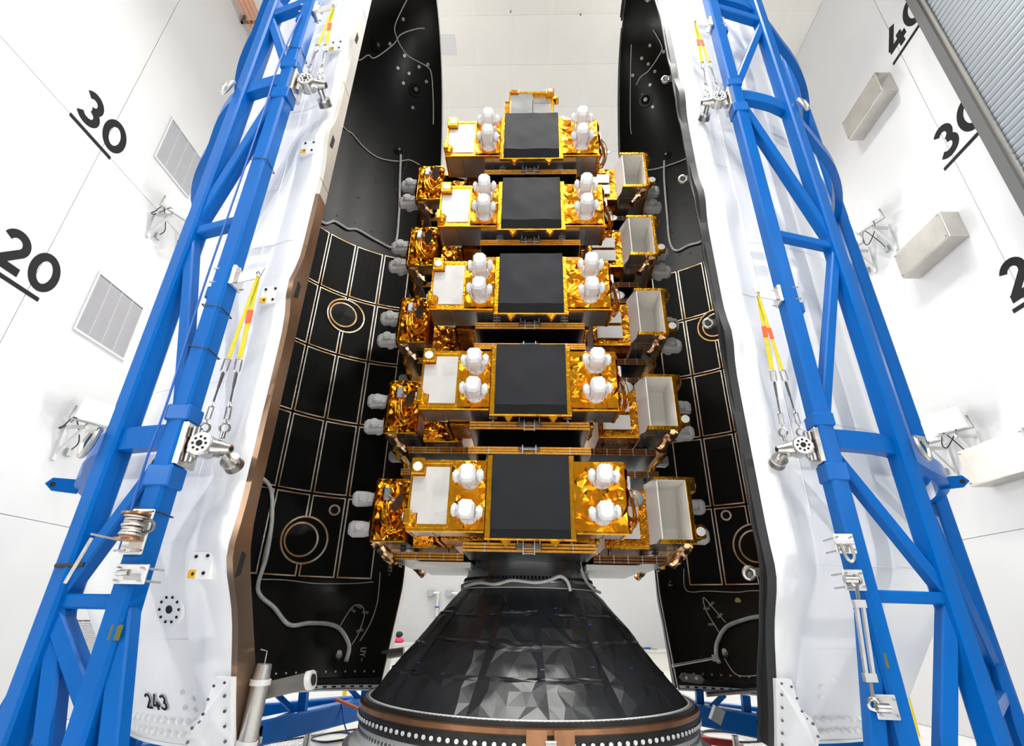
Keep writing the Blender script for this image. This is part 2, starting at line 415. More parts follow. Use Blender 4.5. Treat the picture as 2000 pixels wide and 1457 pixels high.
# floodlights on brackets
def floodlight(side, y, z, lab, power=1.0, aim=(1.0, -.50, -.40), gr='wall floodlights'):
    x = XL if side < 0 else XR; sg = 1 if side < 0 else -1
    t = thing('floodlight', lab, 'floodlight', (x, y, z), 0, gr)
    A = Vector((aim[0]*sg, aim[1], aim[2])).normalized(); U = Vector((0, 0, 1)); S = A.cross(U).normalized(); U = S.cross(A)
    rot = Matrix((A, S, U)).transposed()
    C = Vector((.42*sg, 0, 0))
    P = lambda a, s, u: C+A*a+S*s+U*u
    hd = MB()
    f = [P(.10, *q) for q in ((-.27, -.17), (.27, -.17), (.27, .17), (-.27, .17))]
    b = [P(-.10, *q) for q in ((-.17, -.10), (.17, -.10), (.17, .10), (-.17, .10))]
    hd.add(f+b, [(0, 1, 5, 4), (1, 2, 6, 5), (2, 3, 7, 6), (3, 0, 4, 7), (4, 5, 6, 7)])
    hd.build('reflector_housing', 'lamp_grey', t)
    ln = MB(); ln.slab([P(.10, *q) for q in ((-.25, -.15), (.25, -.15), (.25, .15), (-.25, .15))], A*.012)
    ln.build('lens', 'lamp_lens', t)
    MB().cyl(P(-.10, 0, .02), P(-.30, 0, .05), .13, 18, .12).build('driver_can', 'lamp_grey', t, True)
    yk = MB().tube([P(.0, -.29, 0), P(-.02, -.29, -.22), P(-.02, .29, -.22), P(.0, .29, 0)], .016, 8)
    yk.build('yoke', 'lamp_grey', t, True)
    base = C+U*-.24+A*-.02
    br = MB()
    br.beam((0, 0, -.28), (base.x, 0, -.28), .05); br.beam((0, 0, -.78), (base.x*.95, 0, -.30), .04)
    br.bb((0, -.035, -.85), (.04*sg, .035, -.2))
    br.beam((base.x, 0, -.30), tuple(base), .05)
    br.build('wall_bracket', 'wall_white', t)
    MB().bb((0, .16, -.72), (.06*sg, .27, -.60)).build('junction_box', 'lamp_grey', t)
    cl = lambda v: Vector((sg*max(.03, sg*v.x), v.y, v.z))
    MB().tube([cl(q) for q in bez([P(-.28, 0, -.04), P(-.42, .1, -.20), P(-.30, .30, -.45), P(-.1, .28, -.38), P(-.12, .18, -.2), Vector((.12*sg, .22, -.45)), Vector((.05*sg, .21, -.62))])], .010, 6).build('power_cable', 'cable_black', t, True)
    if power:
        ld = bpy.data.lights.new('flood_lamp', 'AREA'); ld.shape = 'RECTANGLE'; ld.size = .48; ld.size_y = .28; ld.energy = FLOOD_W*power; ld.spread = R_(118); ld.color = (1.0, .985, .96)
        lo = bpy.data.objects.new('flood_lamp', ld); COL.objects.link(lo); lo.parent = t
        lo.matrix_local = Matrix.Translation(C+A*.125) @ Matrix((S, U, -A)).transposed().to_4x4()
floodlight(-1, 7.84, 9.32, 'floodlight on left wall below the upper grille, lit')
floodlight(-1, 7.84, 4.7, 'lit floodlight on left wall below the lower grille')
floodlight(-1, 8.7, 9.32, 'floodlight on left wall half hidden by the blue post, upper one')
floodlight(-1, 8.7, 4.7, 'floodlight on left wall behind the shackle, lower one')
floodlight(1, 8.42, 9.45, 'lit floodlight above the middle stainless hood, nearer one')
floodlight(1, 9.12, 9.42, 'lit floodlight above the middle stainless hood, beside the blue post')
floodlight(1, 8.3, 4.85, 'lit floodlight at right above the lowest stainless hood, nearer one')
floodlight(1, 8.97, 4.85, 'lit floodlight at right above the lowest hood, beside the blue post')
for sd, nm in ((-1, 'left'), (1, 'right')):  # added unseen floods, boosted to light the stack front and back wall
    for zz, hn in ((9.45, 'upper'), (4.75, 'lower')):
        for yy, yn in ((-3.0, 'behind the viewer'), (17.5, 'near the back wall')):
            floodlight(sd, yy, zz, 'added %s floodlight on %s wall %s' % (hn, nm, yn), 4.2 if yy < 0 else 9.0, (1.0, .75 if yy < 0 else -.5, -.1), 'wall floodlights added out of view')
# added ceiling fill lamps (they hang outside the framed strip of ceiling)
hb = None; k = 0
HBN = ['%s row %s' % (r, s_) for r in ('rearmost', 'second', 'third', 'fourth', 'fifth') for s_ in ('left', 'right')]+['%s %s' % (r, s_) for r in ('beyond the fairing', 'near the back wall') for s_ in ('left', 'right')]
for (x, y) in [(-2.4, -6.5), (2.4, -6.5), (-2.4, -3), (2.4, -3), (-2.4, .5), (2.4, .5), (-2.4, 3.5), (2.4, 3.5), (-3.0, 6.0), (3.0, 6.0), (-4.8, 14.5), (4.8, 14.5), (-4.8, 20), (4.8, 20)]:
    if hb is None:
        hb = thing('fill_lamp', 'added round fill lamp under the ceiling', 'fill lamp', (x, y, 15.3), 0, 'added ceiling fill lamps')
        MB().revolve([(.05, .62), (.05, .35), (.12, .33), (.14, .16), (.36, .0), (.37, -.02), (.34, -.02), (.12, .13)], 20).build('reflector', 'lamp_grey', hb, True)
        MB().cyl((0, 0, -.005), (0, 0, .012), .33, 20).build('diffuser', 'fill_lens', hb)
        MB().cyl((0, 0, .6), (0, 0, .822), .02, 8).build('stem', 'lamp_grey', hb)
        o = hb
    else:
        o = copy_tree(hb); o.location = (x, y, 15.3)
    o['label'] = 'added round fill lamp under the ceiling, %s' % HBN[k]; k += 1
    ld = bpy.data.lights.new('fill_light', 'AREA'); ld.shape = 'DISK'; ld.size = .66; ld.spread = R_(130); ld.energy = FILL_W; ld.color = (1.0, .985, .95)
    lo = bpy.data.objects.new('fill_light', ld); COL.objects.link(lo); lo.parent = o; lo.location = (0, 0, -.03)

# floor trench grates
def grate(x, y0, y1):
    src = None; n = int((y1-y0)/1.0)
    for k in range(n):
        y = y0+k
        if src is None:
            m = MB()
            m.bb((-.30, 0, 0), (-.27, .98, .006)).bb((.27, 0, 0), (.30, .98, .006)).bb((-.27, 0, 0), (.27, .03, .006)).bb((-.27, .95, 0), (.27, .98, .006))
            for q in range(11): m.bb((-.25+q*.046, .03, .0), (-.225+q*.046, .95, .005))
            src = m.build('drain_grate', 'grate_grey', floor); src.location = (x, y, 0)
        else: inst(src, floor, (x, y, 0))
grate(-3.5, 6.0, 22.0); grate(3.8, 6.0, 22.0)
# ------------------------------------------------------------------ fairing halves
ZB = 0.8; ZC = 1.15; ZO = 7.9; ZTIP = 13.1
def prof(z, R0=2.5, Rb=1.9):
    if z < 2.2:                                        # straight boat-tail blending into the cylinder
        t = (R0-(1.70+.61*max(z, 0)))/.045
        return R0-.045*(math.log(1+math.exp(t)) if t < 30 else t)
    if z < ZO: return R0
    t = min(1.0, (z-ZO)/(ZTIP-ZO)); return R0*math.sqrt(max(0.0, 1-t*t))
SLOTZ = (1.17, 3.35, 5.15, 6.85)
ZS = [0, .04, .1, .2, .3, .4, .5, .6, .7, .8, .9, 1.0, 1.1, 1.2, 1.3]+[1.45+.15*i for i in range(43)]+[ZO+5.2*math.sin(PI/2*i/22) for i in range(1, 23)]
ZS = sorted(set(round(min(z, ZTIP), 4) for z in ZS))
def slotbump(z): return sum(math.exp(-((z-c)/.22)**2) for c in SLOTZ)
def sm(e0, e1, x):
    t = max(0.0, min(1.0, (x-e0)/(e1-e0))); return t*t*(3-2*t)
def r_out(thd, z, th_=.15):
    e = min(thd, 180-thd); r = prof(z)+.09
    sb = slotbump(z)
    r += (th_-.09)*(1-sm(3.0+2*sb, 9.0+3*sb, e))       # thicker border along the cut edge
    r += .09*sb*(1-sm(0, 5.5, e))                      # flange swells round every latch slot
    if z < 1.4: r += .17*(1-sm(0, 1.3, z))*(1-sm(5, 13, e))
    return r
def S3(thd, r, z): return (r*math.sin(R_(thd)), -r*math.cos(R_(thd)), z)
TH = [0, 1.2, 2.4, 3.6, 5, 6.5, 8, 9.5, 11, 12.5, 14, 16, 19, 22]+[26+4*i for i in range(33)]+[158, 161, 164, 166, 168, 169.5, 171, 173.5, 176, 178, 180]

def fairing_half(side):
    s = -1 if side < 0 else 1; left = side < 0
    xf = lambda v: (s*v[0], v[1], v[2])
    nm = 'left' if left else 'right'
    if left: root = thing('fairing_half', 'white and black fairing shell half with copper-brown rim, left of the satellites', 'fairing', (-1.945, 6.18, ZB)); root.rotation_euler = (0, -.008, 0)
    else: root = thing('fairing_half', 'white and black fairing shell half with black rubber rim, right of the satellites', 'fairing', (2.12, 7.0, ZB)); root.rotation_euler = (0, 0, -.068)
    T_ = .15 if left else .17
    B = lambda m, name, mt, par=root, smooth=False, **k: m.build(name, mt, par, smooth, xf=xf, **k)
    # outer skin
    m = MB(); W = len(TH)
    for z in ZS:
        for t in TH: m.v.append(S3(t, r_out(t, z, T_), z if z < ZTIP else ZTIP+.13))
    for j in range(len(ZS)-1):
        for i in range(W-1): m.f.append((j*W+i, j*W+i+1, (j+1)*W+i+1, (j+1)*W+i))
    B(m, 'outer_skin', 'fairing_white', smooth=True, angle=60)
    m = MB()
    for z in ZS:
        for t in TH: m.v.append(S3(t, max(prof(z), .001), z))
    for j in range(len(ZS)-1):
        for i in range(W-1): m.f.append((j*W+i, (j+1)*W+i, (j+1)*W+i+1, j*W+i+1))
    B(m, 'inner_liner', 'fairing_black', smooth=True, angle=60)
    # cut-edge flanges, front (0 deg) and back (180 deg)
    def flange(td, z0, z1, name, mt, ri=lambda z: prof(z), ro=lambda z: r_out(0, z, T_), proud=.012, d=.03):
        zz = [z for z in ZS if z0 <= z <= z1]; m = MB(); sg = -1 if td == 0 else 1
        for z in zz:
            a, b = ri(z), ro(z); zt = z if z < ZTIP else ZTIP
            m.v += [(-proud, sg*a, zt), (-proud, sg*b, zt), (d, sg*a, zt), (d, sg*b, zt)]
        for k in range(len(zz)-1):
            p = k*4; q = p+4
            m.f += [(p, p+1, q+1, q), (p+2, q+2, q+3, p+3), (p, q, q+2, p+2), (p+1, p+3, q+3, q+1)]
        n = len(m.v); m.f += [(0, 2, 3, 1), (n-4, n-3, n-1, n-2)]
        return B(m, name, mt, smooth=True, angle=40)
    if left:
        flange(0, 0, 4.45, 'rim_flange', 'rim_tan'); flange(0, 4.45, ZTIP, 'rim_flange', 'rim_pale'); flange(180, 0, ZTIP, 'rim_flange', 'rim_pale')  # tan-to-pale change along the front rim paints in reflected surroundings
        for zc in SLOTZ:
            R0 = prof(zc)+.14
            m = MB(); m.slab([(-.016, -R0-.035, zc-.085), (-.016, -R0+.025, zc-.06), (-.016, -R0+.035, zc+.07), (-.016, -R0-.02, zc+.085)], (.01, 0, 0))
            B(m, 'latch_slot', 'hole_black')
        for zc in (3.8, 4.6, 6.0, 7.4):
            m = MB(); m.bb((-.014, -2.70, zc), (-.011, -2.50, zc+.006)); B(m, 'flange_joint', 'flange_grey')
    else:
        flange(0, 0, ZTIP, 'rim_flange', 'flange_grey', ro=lambda z: prof(z)+.10)
        flange(180, 0, ZTIP, 'rim_flange', 'flange_grey', ro=lambda z: prof(z)+.10)
        wv = lambda z: .016*math.sin(z*5.1)+.012*math.sin(z*11.3+1)
        flange(0, 0, ZTIP, 'edge_gasket', 'gasket_black', ri=lambda z: prof(z)+.10+wv(z), ro=lambda z: r_out(0, z, T_)+.004, proud=.05, d=.02)
        flange(180, 0, ZTIP, 'edge_gasket', 'gasket_black', ri=lambda z: prof(z)+.10+wv(z), ro=lambda z: r_out(0, z, T_)+.004, proud=.03, d=.02)
        flange(0, 0, ZTIP, 'gasket_lip', 'gasket_black', ri=lambda z: prof(z)+.145+wv(z+.4), ro=lambda z: prof(z)+.17+wv(z+.4), proud=.075, d=.0)
        for zc in (1.25, 3.62, 5.62, 7.45, 9.6):
            r = prof(zc)
            m = MB().torus((-.11, -r-.03, zc), (0, 1, .25), .042, .019, 18, 8); m.box((-.035, -r-.04, zc), (.07, .055, .05))
            o = B(m, 'latch_lug', 'stainless', smooth=True)
            m = MB().cyl((-.11, -r-.05, zc-.01), (-.11, -r+.02, zc+.01), .022, 12); B(m, 'lug_bushing', 'steel_dark', o, True)
    # base ring with slots
    m = MB(); m.revolve([(1.72, .012), (1.66, .012), (1.66, .05), (1.72, .05)], 60, a0=0, a1=PI); B(m, 'base_ring', 'bead_white', smooth=True)
    m = MB(); m.revolve([(1.73, .06), (1.68, .06), (1.68, .12), (1.76, .13)], 60, a0=0, a1=PI); B(m, 'base_band', 'fairing_black', smooth=True)
    m = MB(); m.revolve([(1.68, .0), (1.80, .0), (1.80, -.02), (1.68, -.02), (1.68, 0)], 60, a0=0, a1=PI); B(m, 'lower_flange', 'fairing_white', smooth=True)
    src = None
    for k in range(44):
        t = 4+k*4.0
        if src is None:
            src = B(MB().box((0, 0, 0), (.05, .012, .02)), 'ring_slot', 'hole_black')
        o = src if k == 0 else inst(src, root)
        p = S3(t, 1.658, .031); o.location = xf(p); o.rotation_euler = (0, 0, s*R_(t))
    src = None
    for k in range(22):
        t = 92+k*4.0
        if src is None: src = B(MB().cyl((0, 0, 0), (0, .02, 0), .013, 8), 'liner_bolt', 'cable_pale')
        o = src if k == 0 else inst(src, root)
        p = S3(t, prof(.19)-.012, .19); o.location = xf(p); o.rotation_euler = (0, 0, s*R_(t)+PI)
    # acoustic panels: 12 columns x 5 rows, each with its own taped border
    st = 158/12.0; zr = [1.38+1.265*i for i in range(6)] if left else [1.42+1.285*i for i in range(6)]
    a, hgt = st/2-.42, (zr[1]-zr[0])/2-.018
    def patch(t0, t1, z0, z1, r, dr, nseg=4):
        m = MB()
        for k in range(nseg+1):
            t = t0+(t1-t0)*k/nseg
            for rr in (r, r+dr):
                m.v += [S3(t, rr, z0), S3(t, rr, z1)]
        for k in range(nseg):
            p, q = k*4, k*4+4
            m.f += [(p, p+1, q+1, q), (p+2, q+2, q+3, p+3), (p, q, q+2, p+2), (p+1, p+3, q+3, q+1)]
        n = len(m.v); m.f += [(0, 2, 3, 1), (n-4, n-3, n-1, n-2)]
        return m
    def frame(w_):
        m = MB(); wd = math.degrees(w_/2.46)
        for (t0, t1, z0, z1) in ((-a, a, -hgt, -hgt+w_), (-a, a, hgt-w_, hgt), (-a, -a+wd, -hgt+w_, hgt-w_), (a-wd, a, -hgt+w_, hgt-w_)):
            q = patch(t0, t1, z0, z1, 2.459, .006, 4 if t1-t0 > 2 else 1); m.add(q.v, q.f)
        return m
    psrc = tsrc = None
    for i in range(12):
        for j in range(5):
            tc_ = 11+st*(i+.5); zc = (zr[j]+zr[j+1])/2
            if psrc is None:
                p_ = psrc = B(patch(-a, a, -hgt, hgt, 2.465, .045), 'acoustic_panel', 'panel_black')
                q_ = tsrc = B(frame(.020), 'edge_tape', 'tape_silver', psrc)
            else:
                p_ = inst(psrc, root); q_ = inst(tsrc, p_)
            p_.location = (0, 0, zc); p_.rotation_euler = (0, 0, s*R_(tc_))
    # round access ports taped into the panels
    def ring_on(tc_, zc, r0, r1, rad, dr, n=36, off=0.0):
        m = MB()
        for k in range(n):
            c, q = math.cos(2*PI*k/n), math.sin(2*PI*k/n)
            for rr in (r0, r1):
                for e in (0, dr):
                    m.v.append(S3(tc_+math.degrees((rr*c+off)/2.46), rad+e, zc+rr*q))
        for k in range(n):
            p, q = k*4, ((k+1) % n)*4
            m.f += [(p, p+2, q+2, q), (p+1, q+1, q+3, p+3), (p, q, q+1, p+1), (p+2, p+3, q+3, q+2)]
        return m
    def disc_on(tc_, zc, r, rad, off=0.0, n=28):
        m = MB(); m.v.append(S3(tc_+math.degrees(off/2.46), rad, zc))
        for k in range(n): m.v.append(S3(tc_+math.degrees((r*math.cos(2*PI*k/n)+off)/2.46), rad, zc+r*math.sin(2*PI*k/n)))
        m.f += [(0, 1+k, 1+(k+1) % n) for k in range(n)]
        return m
    for tc_, zc in ((142.6, 6.02), (142.2, 1.93)) if left else ((142.5, 6.25), (142.5, 2.02)):
        o = B(disc_on(tc_, zc, .36, 2.4575, -.02), 'access_port', 'panel_black')
        B(ring_on(tc_, zc, .335, .362, 2.452, .006, off=.03 if left else -.02), 'port_tape', 'tape_silver', o)
        B(ring_on(tc_, zc, .235, .262, 2.446, .012, off=-.02), 'port_tape', 'tape_silver', o)
        B(disc_on(tc_, zc, .235, 2.449, -.02), 'port_cover', 'fairing_black', o)
    for tc_, zc in ((151.8, 2.42),) if left else ((151.0, 2.55), (161.5, 2.33)):
        o = B(disc_on(tc_, zc, .075, 2.452), 'sensor_port', 'fairing_black'); B(ring_on(tc_, zc, .062, .09, 2.446, .012, 24), 'port_tape', 'tape_silver', o)
    # wiring on the liner
    def cable(pts, r, mt, name='harness_cable', lift=None):
        lift = lift or r
        P = bez([S3(t, max(.05, prof(z)-lift-(.05 if 1.38 < z < 7.72 else 0.0)), z) for t, z in pts], 7)
        return B(MB().tube(P, r, 8), name, mt, smooth=True)
    if left:
        cable([(156.1, 10.34), (157.9, 9.7), (160.1, 8.8), (160, 7.99), (152.4, 8.0), (141.8, 8.1), (137, 8.01), (130.3, 8.02), (124.9, 7.83), (112, 8.0)], .026, 'cable_white')
        cable([(112, 2.75), (125.2, 2.69), (129.5, 2.26), (130.7, 1.67), (129.8, 1.19), (135.4, .96), (140.7, .75), (147.9, .77), (155.1, .76), (159.9, .69), (164, .49), (163.7, .31)], .030, 'cable_white')
        cable([(100, 12.95), (117.8, 12.63), (126.9, 12.51), (139, 12.42), (148, 12.38), (166.2, 12.33), (170.9, 12.19), (173.5, 11.66), (174.2, 11.22)], .012, 'cable_pale')
        cable([(105, 11.55), (111.3, 11.63), (114.5, 11.86), (119.9, 11.94), (127.6, 12.38), (129.3, 12.59), (143.9, 12.79), (155.6, 12.84)], .012, 'cable_pale')
        cable([(105, 10.2), (122.9, 10.21), (126.9, 10.23), (135.4, 10.12), (144.2, 10.07), (154.4, 10.16), (161.5, 10.28), (167.8, 10.21)], .014, 'cable_pale')
        cable([(131, 1.33), (139.2, 1.34), (149.9, 1.31), (162.3, 1.33), (169.4, 1.36)], .007, 'cable_pale')
        cable([(155, 10.0), (157, 9.4), (161, 10.4)], .008, 'cable_black')
        cable([(171.5, 1.5), (172, 1.1), (171, .8), (168, .55)], .008, 'cable_pale')
        cable([(159, .7), (163, .98), (166, 1.02), (168, .9), (167, .65), (165, .5)], .007, 'cable_pale')
        dots = [(121.3, 12.77), (141.8, 12.36), (124.6, 12.35), (166.4, 12.38), (150.4, 12.12), (166.6, 12.08), (158, 12.3), (148, 11.9), (140, 12.1), (158.7, 11.5)]
        bosses = [(158.8, 11.87, .19), (154.7, 10.45, .13), (115.9, 12.15, .17)]
    else:
        cable([(151.5, 10.74), (154, 10.28), (156.1, 9.36), (157, 8.67), (154.6, 8.38), (147.9, 8.4), (140.6, 8.37), (132, 8.6)], .026, 'cable_white')
        cable([(132, .99), (144.2, .97), (150.7, .91), (156.5, .81), (160.4, .6), (161.2, .43), (160.2, .34)], .030, 'cable_white')
        cable([(95, 12.9), (110.4, 12.7), (123.1, 12.66), (141.4, 12.61), (153.2, 12.59), (160, 12.5)], .012, 'cable_pale')
        cable([(150.6, 13.0), (164.7, 12.7), (170.9, 11.87), (171, 11.6)], .010, 'cable_pale')
        cable([(168, 10.7), (164.4, 10.68), (154.6, 10.62), (136.4, 10.52), (125, 10.6)], .014, 'cable_pale')
        cable([(170, 1.7), (170, 1.36), (162, 1.35), (152, 1.33), (146, 1.35), (138, 1.34)], .007, 'cable_pale')
        cable([(159, .72), (163.5, 1.05), (164, 1.25), (161, 1.1), (156.5, .88)], .007, 'cable_pale')
        cable([(158, .4), (154, .22), (148, .2), (138, .26)], .006, 'cable_pale')
        dots = [(120.4, 12.86), (142.8, 12.82), (138.2, 12.7), (135.4, 12.54), (162.2, 12.67), (113.6, 12.64), (146, 12.4), (156, 12.3), (150, 12.0)]
        bosses = [(154.3, 12.19, .19), (149.6, 10.87, .13)]
        p = S3(151.5, prof(1.22)-.012, 1.22)
        B(disc_on(151.5, 1.2, .05, prof(1.2)-.015, n=6), 'sensor_pad', 'pad_cream')
    def nrm(t, z):
        dz = .02; dr = (prof(min(z+dz, ZTIP-.001))-prof(z-dz))/(2*dz)
        return Vector((-math.sin(R_(t)), math.cos(R_(t)), dr)).normalized()
    for t, z in dots:
        p = Vector(S3(t, prof(z), z)); n = nrm(t, z)
        o = B(MB().cyl(p, p+n*.02, .034, 14), 'liner_fastener', 'rim_pale', smooth=True)
        B(MB().cyl(p+n*.02, p+n*.026, .013, 8), 'fastener_core', 'steel_dark', o)
    for t, z, r in bosses:
        p = Vector(S3(t, prof(z), z)); n = nrm(t, z)
        o = B(MB().cyl(p-n*.03, p+n*.03, r, 28, r*.86), 'vent_boss', 'fairing_black', smooth=True)
        B(MB().cyl(p+n*.02, p+n*.045, r*.62, 24, r*.5), 'vent_hub', 'panel_black', o, True)
        B(MB().cyl(p+n*.04, p+n*.06, r*.24, 10), 'vent_valve', 'steel_dark', o, True)
    k = 0
    for z in (8.2, 8.9, 9.5, 10.0, 10.9, 11.4):
        for t in (132, 140, 147, 154, 162):
            p = Vector(S3(t+(k % 3)-1, prof(z), z+.06*(k % 2))); n = nrm(t, z); k += 1
            B(MB().cyl(p-n*.01, p+n*.006, .018, 8), 'rivet', 'hole_black')
    # wires held with tape near the foot of the liner, clear tabs and stencil letters
    for (t, z, rr) in (((163.5, .95, 40), (165.5, 1.0, 30), (168.2, .92, 5), (167.3, .68, -15)) if left else ((162, .85, 0), (163.3, 1.08, 0), (158.5, .98, 45), (161.3, 1.15, 40))):
        p = Vector(S3(t, prof(z)-.01, z)); n = nrm(t, z); u = Vector((math.cos(R_(t)), math.sin(R_(t)), 0)); v = n.cross(u)
        c, q = math.cos(R_(rr)), math.sin(R_(rr)); a_, b_ = u*c+v*q, v*c-u*q
        m = MB().slab([p+a_*.05+b_*.02, p-a_*.05+b_*.02, p-a_*.05-b_*.02, p+a_*.05-b_*.02], n*.003); B(m, 'tape_tab', 'tape_clear')
    def text_on(txt, t, z, h, rot, name):
        n = nrm(t, z); u = Vector((math.cos(R_(t)), math.sin(R_(t)), 0))*s*-1; v = Vector((0, 0, 1))
        p = Vector(S3(t, prof(z)-.008, z)); u = Vector((math.cos(R_(t)), math.sin(R_(t)), 0)); u = u*(1 if left else -1)*-1
        c, q = math.cos(rot), math.sin(rot)
        fn = lambda s_, t_, d: p+(u*c+v*q)*s_+(v*c-u*q)*t_+n*d
        B(glyphs(MB(), txt, fn, h, .12, .8, .003), name, 'tan_text')
    text_on('-YU', 169 if left else 167, .30 if left else .42, .075, -PI/2 if not left else PI/2, 'stencil_letters')
    text_on('-YK', 174 if left else 175, 1.45 if left else 1.52, .07, -PI/2 if not left else PI/2, 'stencil_letters')
    # connector plugs at the cable ends
    for (t, z) in (((160.5, .36), ) if left else ((157.5, .45),)):
        p = Vector(S3(t, prof(z), z)); n = nrm(t, z)
        o = B(MB().cyl(p, p+n*.05, .05, 14, .042), 'connector', 'stainless', smooth=True); B(MB().cyl(p+n*.05, p+n*.11, .032, 12), 'connector_plug', 'cable_pale', o, True)
    # pads, tags and bolts on the outer skin
    def on(t, z, d=0.0): return Vector(S3(t, r_out(t, z, T_)+d, z))
    def outer_patch(t, z, w_, h_, d, n=3, ref=None):
        m = MB(); dt = math.degrees(w_/2/2.65); rt, rz = ref or (t, z)
        for e in (-.02, d):
            for j in (0, 1):
                for i in range(n+1):
                    tt = t-dt+2*dt*i/n; zz = z+(j-.5)*h_; m.v.append(S3(tt, r_out(rt, rz, T_)+e, zz))
        k = n+1
        for i in range(n): m.f += [(i, i+1, k+i+1, k+i), (2*k+i, 3*k+i, 3*k+i+1, 2*k+i+1), (i, 2*k+i, 2*k+i+1, i+1), (k+i, k+i+1, 3*k+i+1, 3*k+i)]
        m.f += [(0, k, 3*k, 2*k), (n, 2*k+n, 3*k+n, k+n)]
        return m
    if left:
        for (t, z) in ((4.3, 3.29), (4.2, 5.05), (5.2, 1.16), (4.0, 6.68)):
            o = B(outer_patch(t, z, .16, .17, .02 if z > 2 else .05), 'service_pad', 'fairing_white')
            B(outer_patch(t+.9, z-.055, .055, .05, .027 if z > 2 else .057, ref=(t, z)), 'yellow_tag', 'tag_yellow', o)
            for (dt, dz) in ((-.9, .06), (.9, .055), (-.9, -.05), (.7, -.055)):
                n = Vector((math.sin(R_(t+dt)), -math.cos(R_(t+dt)), 0)); p = n*(r_out(t, z, T_)+(.018 if z > 2 else .048))+Vector((0, 0, z+dz))
                B(MB().cyl(p, p+n*.010, .011, 8), 'pad_hole', 'hole_black', o)
        fl = on(13.8, .90, -.01); n = Vector((math.sin(R_(13.8)), -math.cos(R_(13.8)), -.3)).normalized()
        o = B(MB().cyl(fl-n*.05, fl+n*.03, .115, 28), 'round_flange', 'fairing_white', smooth=True)
        B(MB().cyl(fl+n*.03, fl+n*.034, .028, 12), 'flange_hole', 'hole_black', o)
        u = n.cross(Vector((0, 0, 1))).normalized(); v = u.cross(n)
        for k in range(10):
            q = fl+n*.03+(u*math.cos(k*PI/5)+v*math.sin(k*PI/5))*.085; B(MB().cyl(q, q+n*.005, .010, 8), 'flange_hole', 'hole_black', o)
        txt, tt, tz = '243', 27.0, .225
    else: txt, tt, tz = '2', 25.5, .27
    fn = lambda s_, t_, d: Vector(S3(tt+(1 if not left else -1)*math.degrees(s_/1.9), r_out(tt+(1 if not left else -1)*math.degrees(s_/1.9), tz+t_, T_)+.012+d, tz+t_))
    B(glyphs(MB(), txt, fn, .105, .15, .80, .003), 'serial_number', 'number_black')
    for (t, z) in ((15.1, .36), (12.2, .32), (15.2, .26), (12.3, .25)) if left else ((13.1, .42), (13.3, .35), (16, .47)):
        p = on(t, z); n = Vector((math.sin(R_(t)), -math.cos(R_(t)), -.35)).normalized()
        B(MB().cyl(p-n*.01, p+n*.03, .026, 12, .012), 'skin_boss', 'fairing_white', smooth=True)
    src = None
    for k in range(24):
        for zz in (.075, .165):
            t = 10.5+k*2.3
            if src is None: src = B(MB().revolve([(.0, .040), (.016, .036), (.027, .020), (.030, -.02)], 10), 'fastener_dome', 'fairing_white', smooth=True)
            o = src if (k == 0 and zz == .075) else inst(src, root)
            p = on(t, zz, -.002); o.location = xf(p); n = Vector(xf((math.sin(R_(t)), -math.cos(R_(t)), -.3))).normalized()
            o.rotation_mode = 'QUATERNION'; o.rotation_quaternion = Vector((0, 0, 1)).rotation_difference(n)
    for (z, t0, t1) in ((.70, 11, 24), (1.32, 10, 40), (2.55, 10, 60), (3.9, 2, 12), (4.62, 10, 60), (5.75, 2, 14), (7.3, 10, 60)):
        n = max(6, int((t1-t0)/2)); B(MB().tube([S3(t0+(t1-t0)*k/n, r_out(t0+(t1-t0)*k/n, z, T_)+.001, z) for k in range(n+1)], .0045, 6), 'skin_seam', 'fairing_white', smooth=True)
    for t in (10.0, 33.0, 57.0):
        B(MB().tube([S3(t, r_out(t, z, T_)+.001, z) for z in (1.7, 2.6, 3.5, 4.4, 5.3, 6.2, 7.1, 7.8)], .0045, 6), 'skin_seam', 'fairing_white', smooth=True)
    # riveted corner shoe at the foot of the front rim
    m = MB(); cs = [(-.2, 0), (-.2, .50), (2.6, .50), (4.2, .30), (7.2, .22), (9.0, .10), (8.8, 0)]
    for e in (-.03, .075):
        for (t, z) in cs: m.v.append(S3(t, r_out(4, z, T_)+e-(.035 if e > 0 and t > 6 else 0), z-.01))
    n_ = len(cs); m.f += [tuple(range(n_))[::-1], tuple(range(n_, 2*n_))]+[(i, (i+1) % n_, n_+(i+1) % n_, n_+i) for i in range(n_)]
    o = B(m, 'corner_shoe', 'fairing_white')
    for (t, z) in ((.8, .46), (.8, .38), (.8, .29), (.8, .20), (.8, .11), (.8, .03), (2.6, .44), (3.6, .36), (4.6, .27), (5.8, .22), (7.2, .18), (8.4, .09)):
        p = Vector(S3(t, r_out(4, z, T_)+.072-(.02 if t > 5 else 0), z)); q = Vector((math.sin(R_(t)), -math.cos(R_(t)), -.2)).normalized()
        B(MB().cyl(p, p+q*.008, .010, 8), 'shoe_rivet', 'steel_dark', o)
    # latch pushers and struts at the foot
    if left:
        V = lambda *a: Vector(a)
        o = B(MB().cyl((-.075, -2.06, .10), (-.085, -2.06, .42), .060, 20), 'pusher_cylinder', 'stainless', smooth=True)
        B(MB().cyl((-.085, -2.06, .42), (-.085, -2.06, .455), .070, 20), 'cylinder_collar', 'plate_white', o, True)
        B(MB().cyl((-.085, -2.06, .455), (-.09, -2.06, .55), .057, 20, .05), 'cylinder_cap', 'stainless', o, True)
        B(MB().cyl((-.072, -2.06, .06), (-.075, -2.06, .10), .069, 20), 'cylinder_collar', 'plate_white', o, True)
        B(MB().cyl((-.062, -2.06, -.12), (-.072, -2.06, .06), .066, 20, .064), 'cylinder_foot', 'flange_grey', o, True)
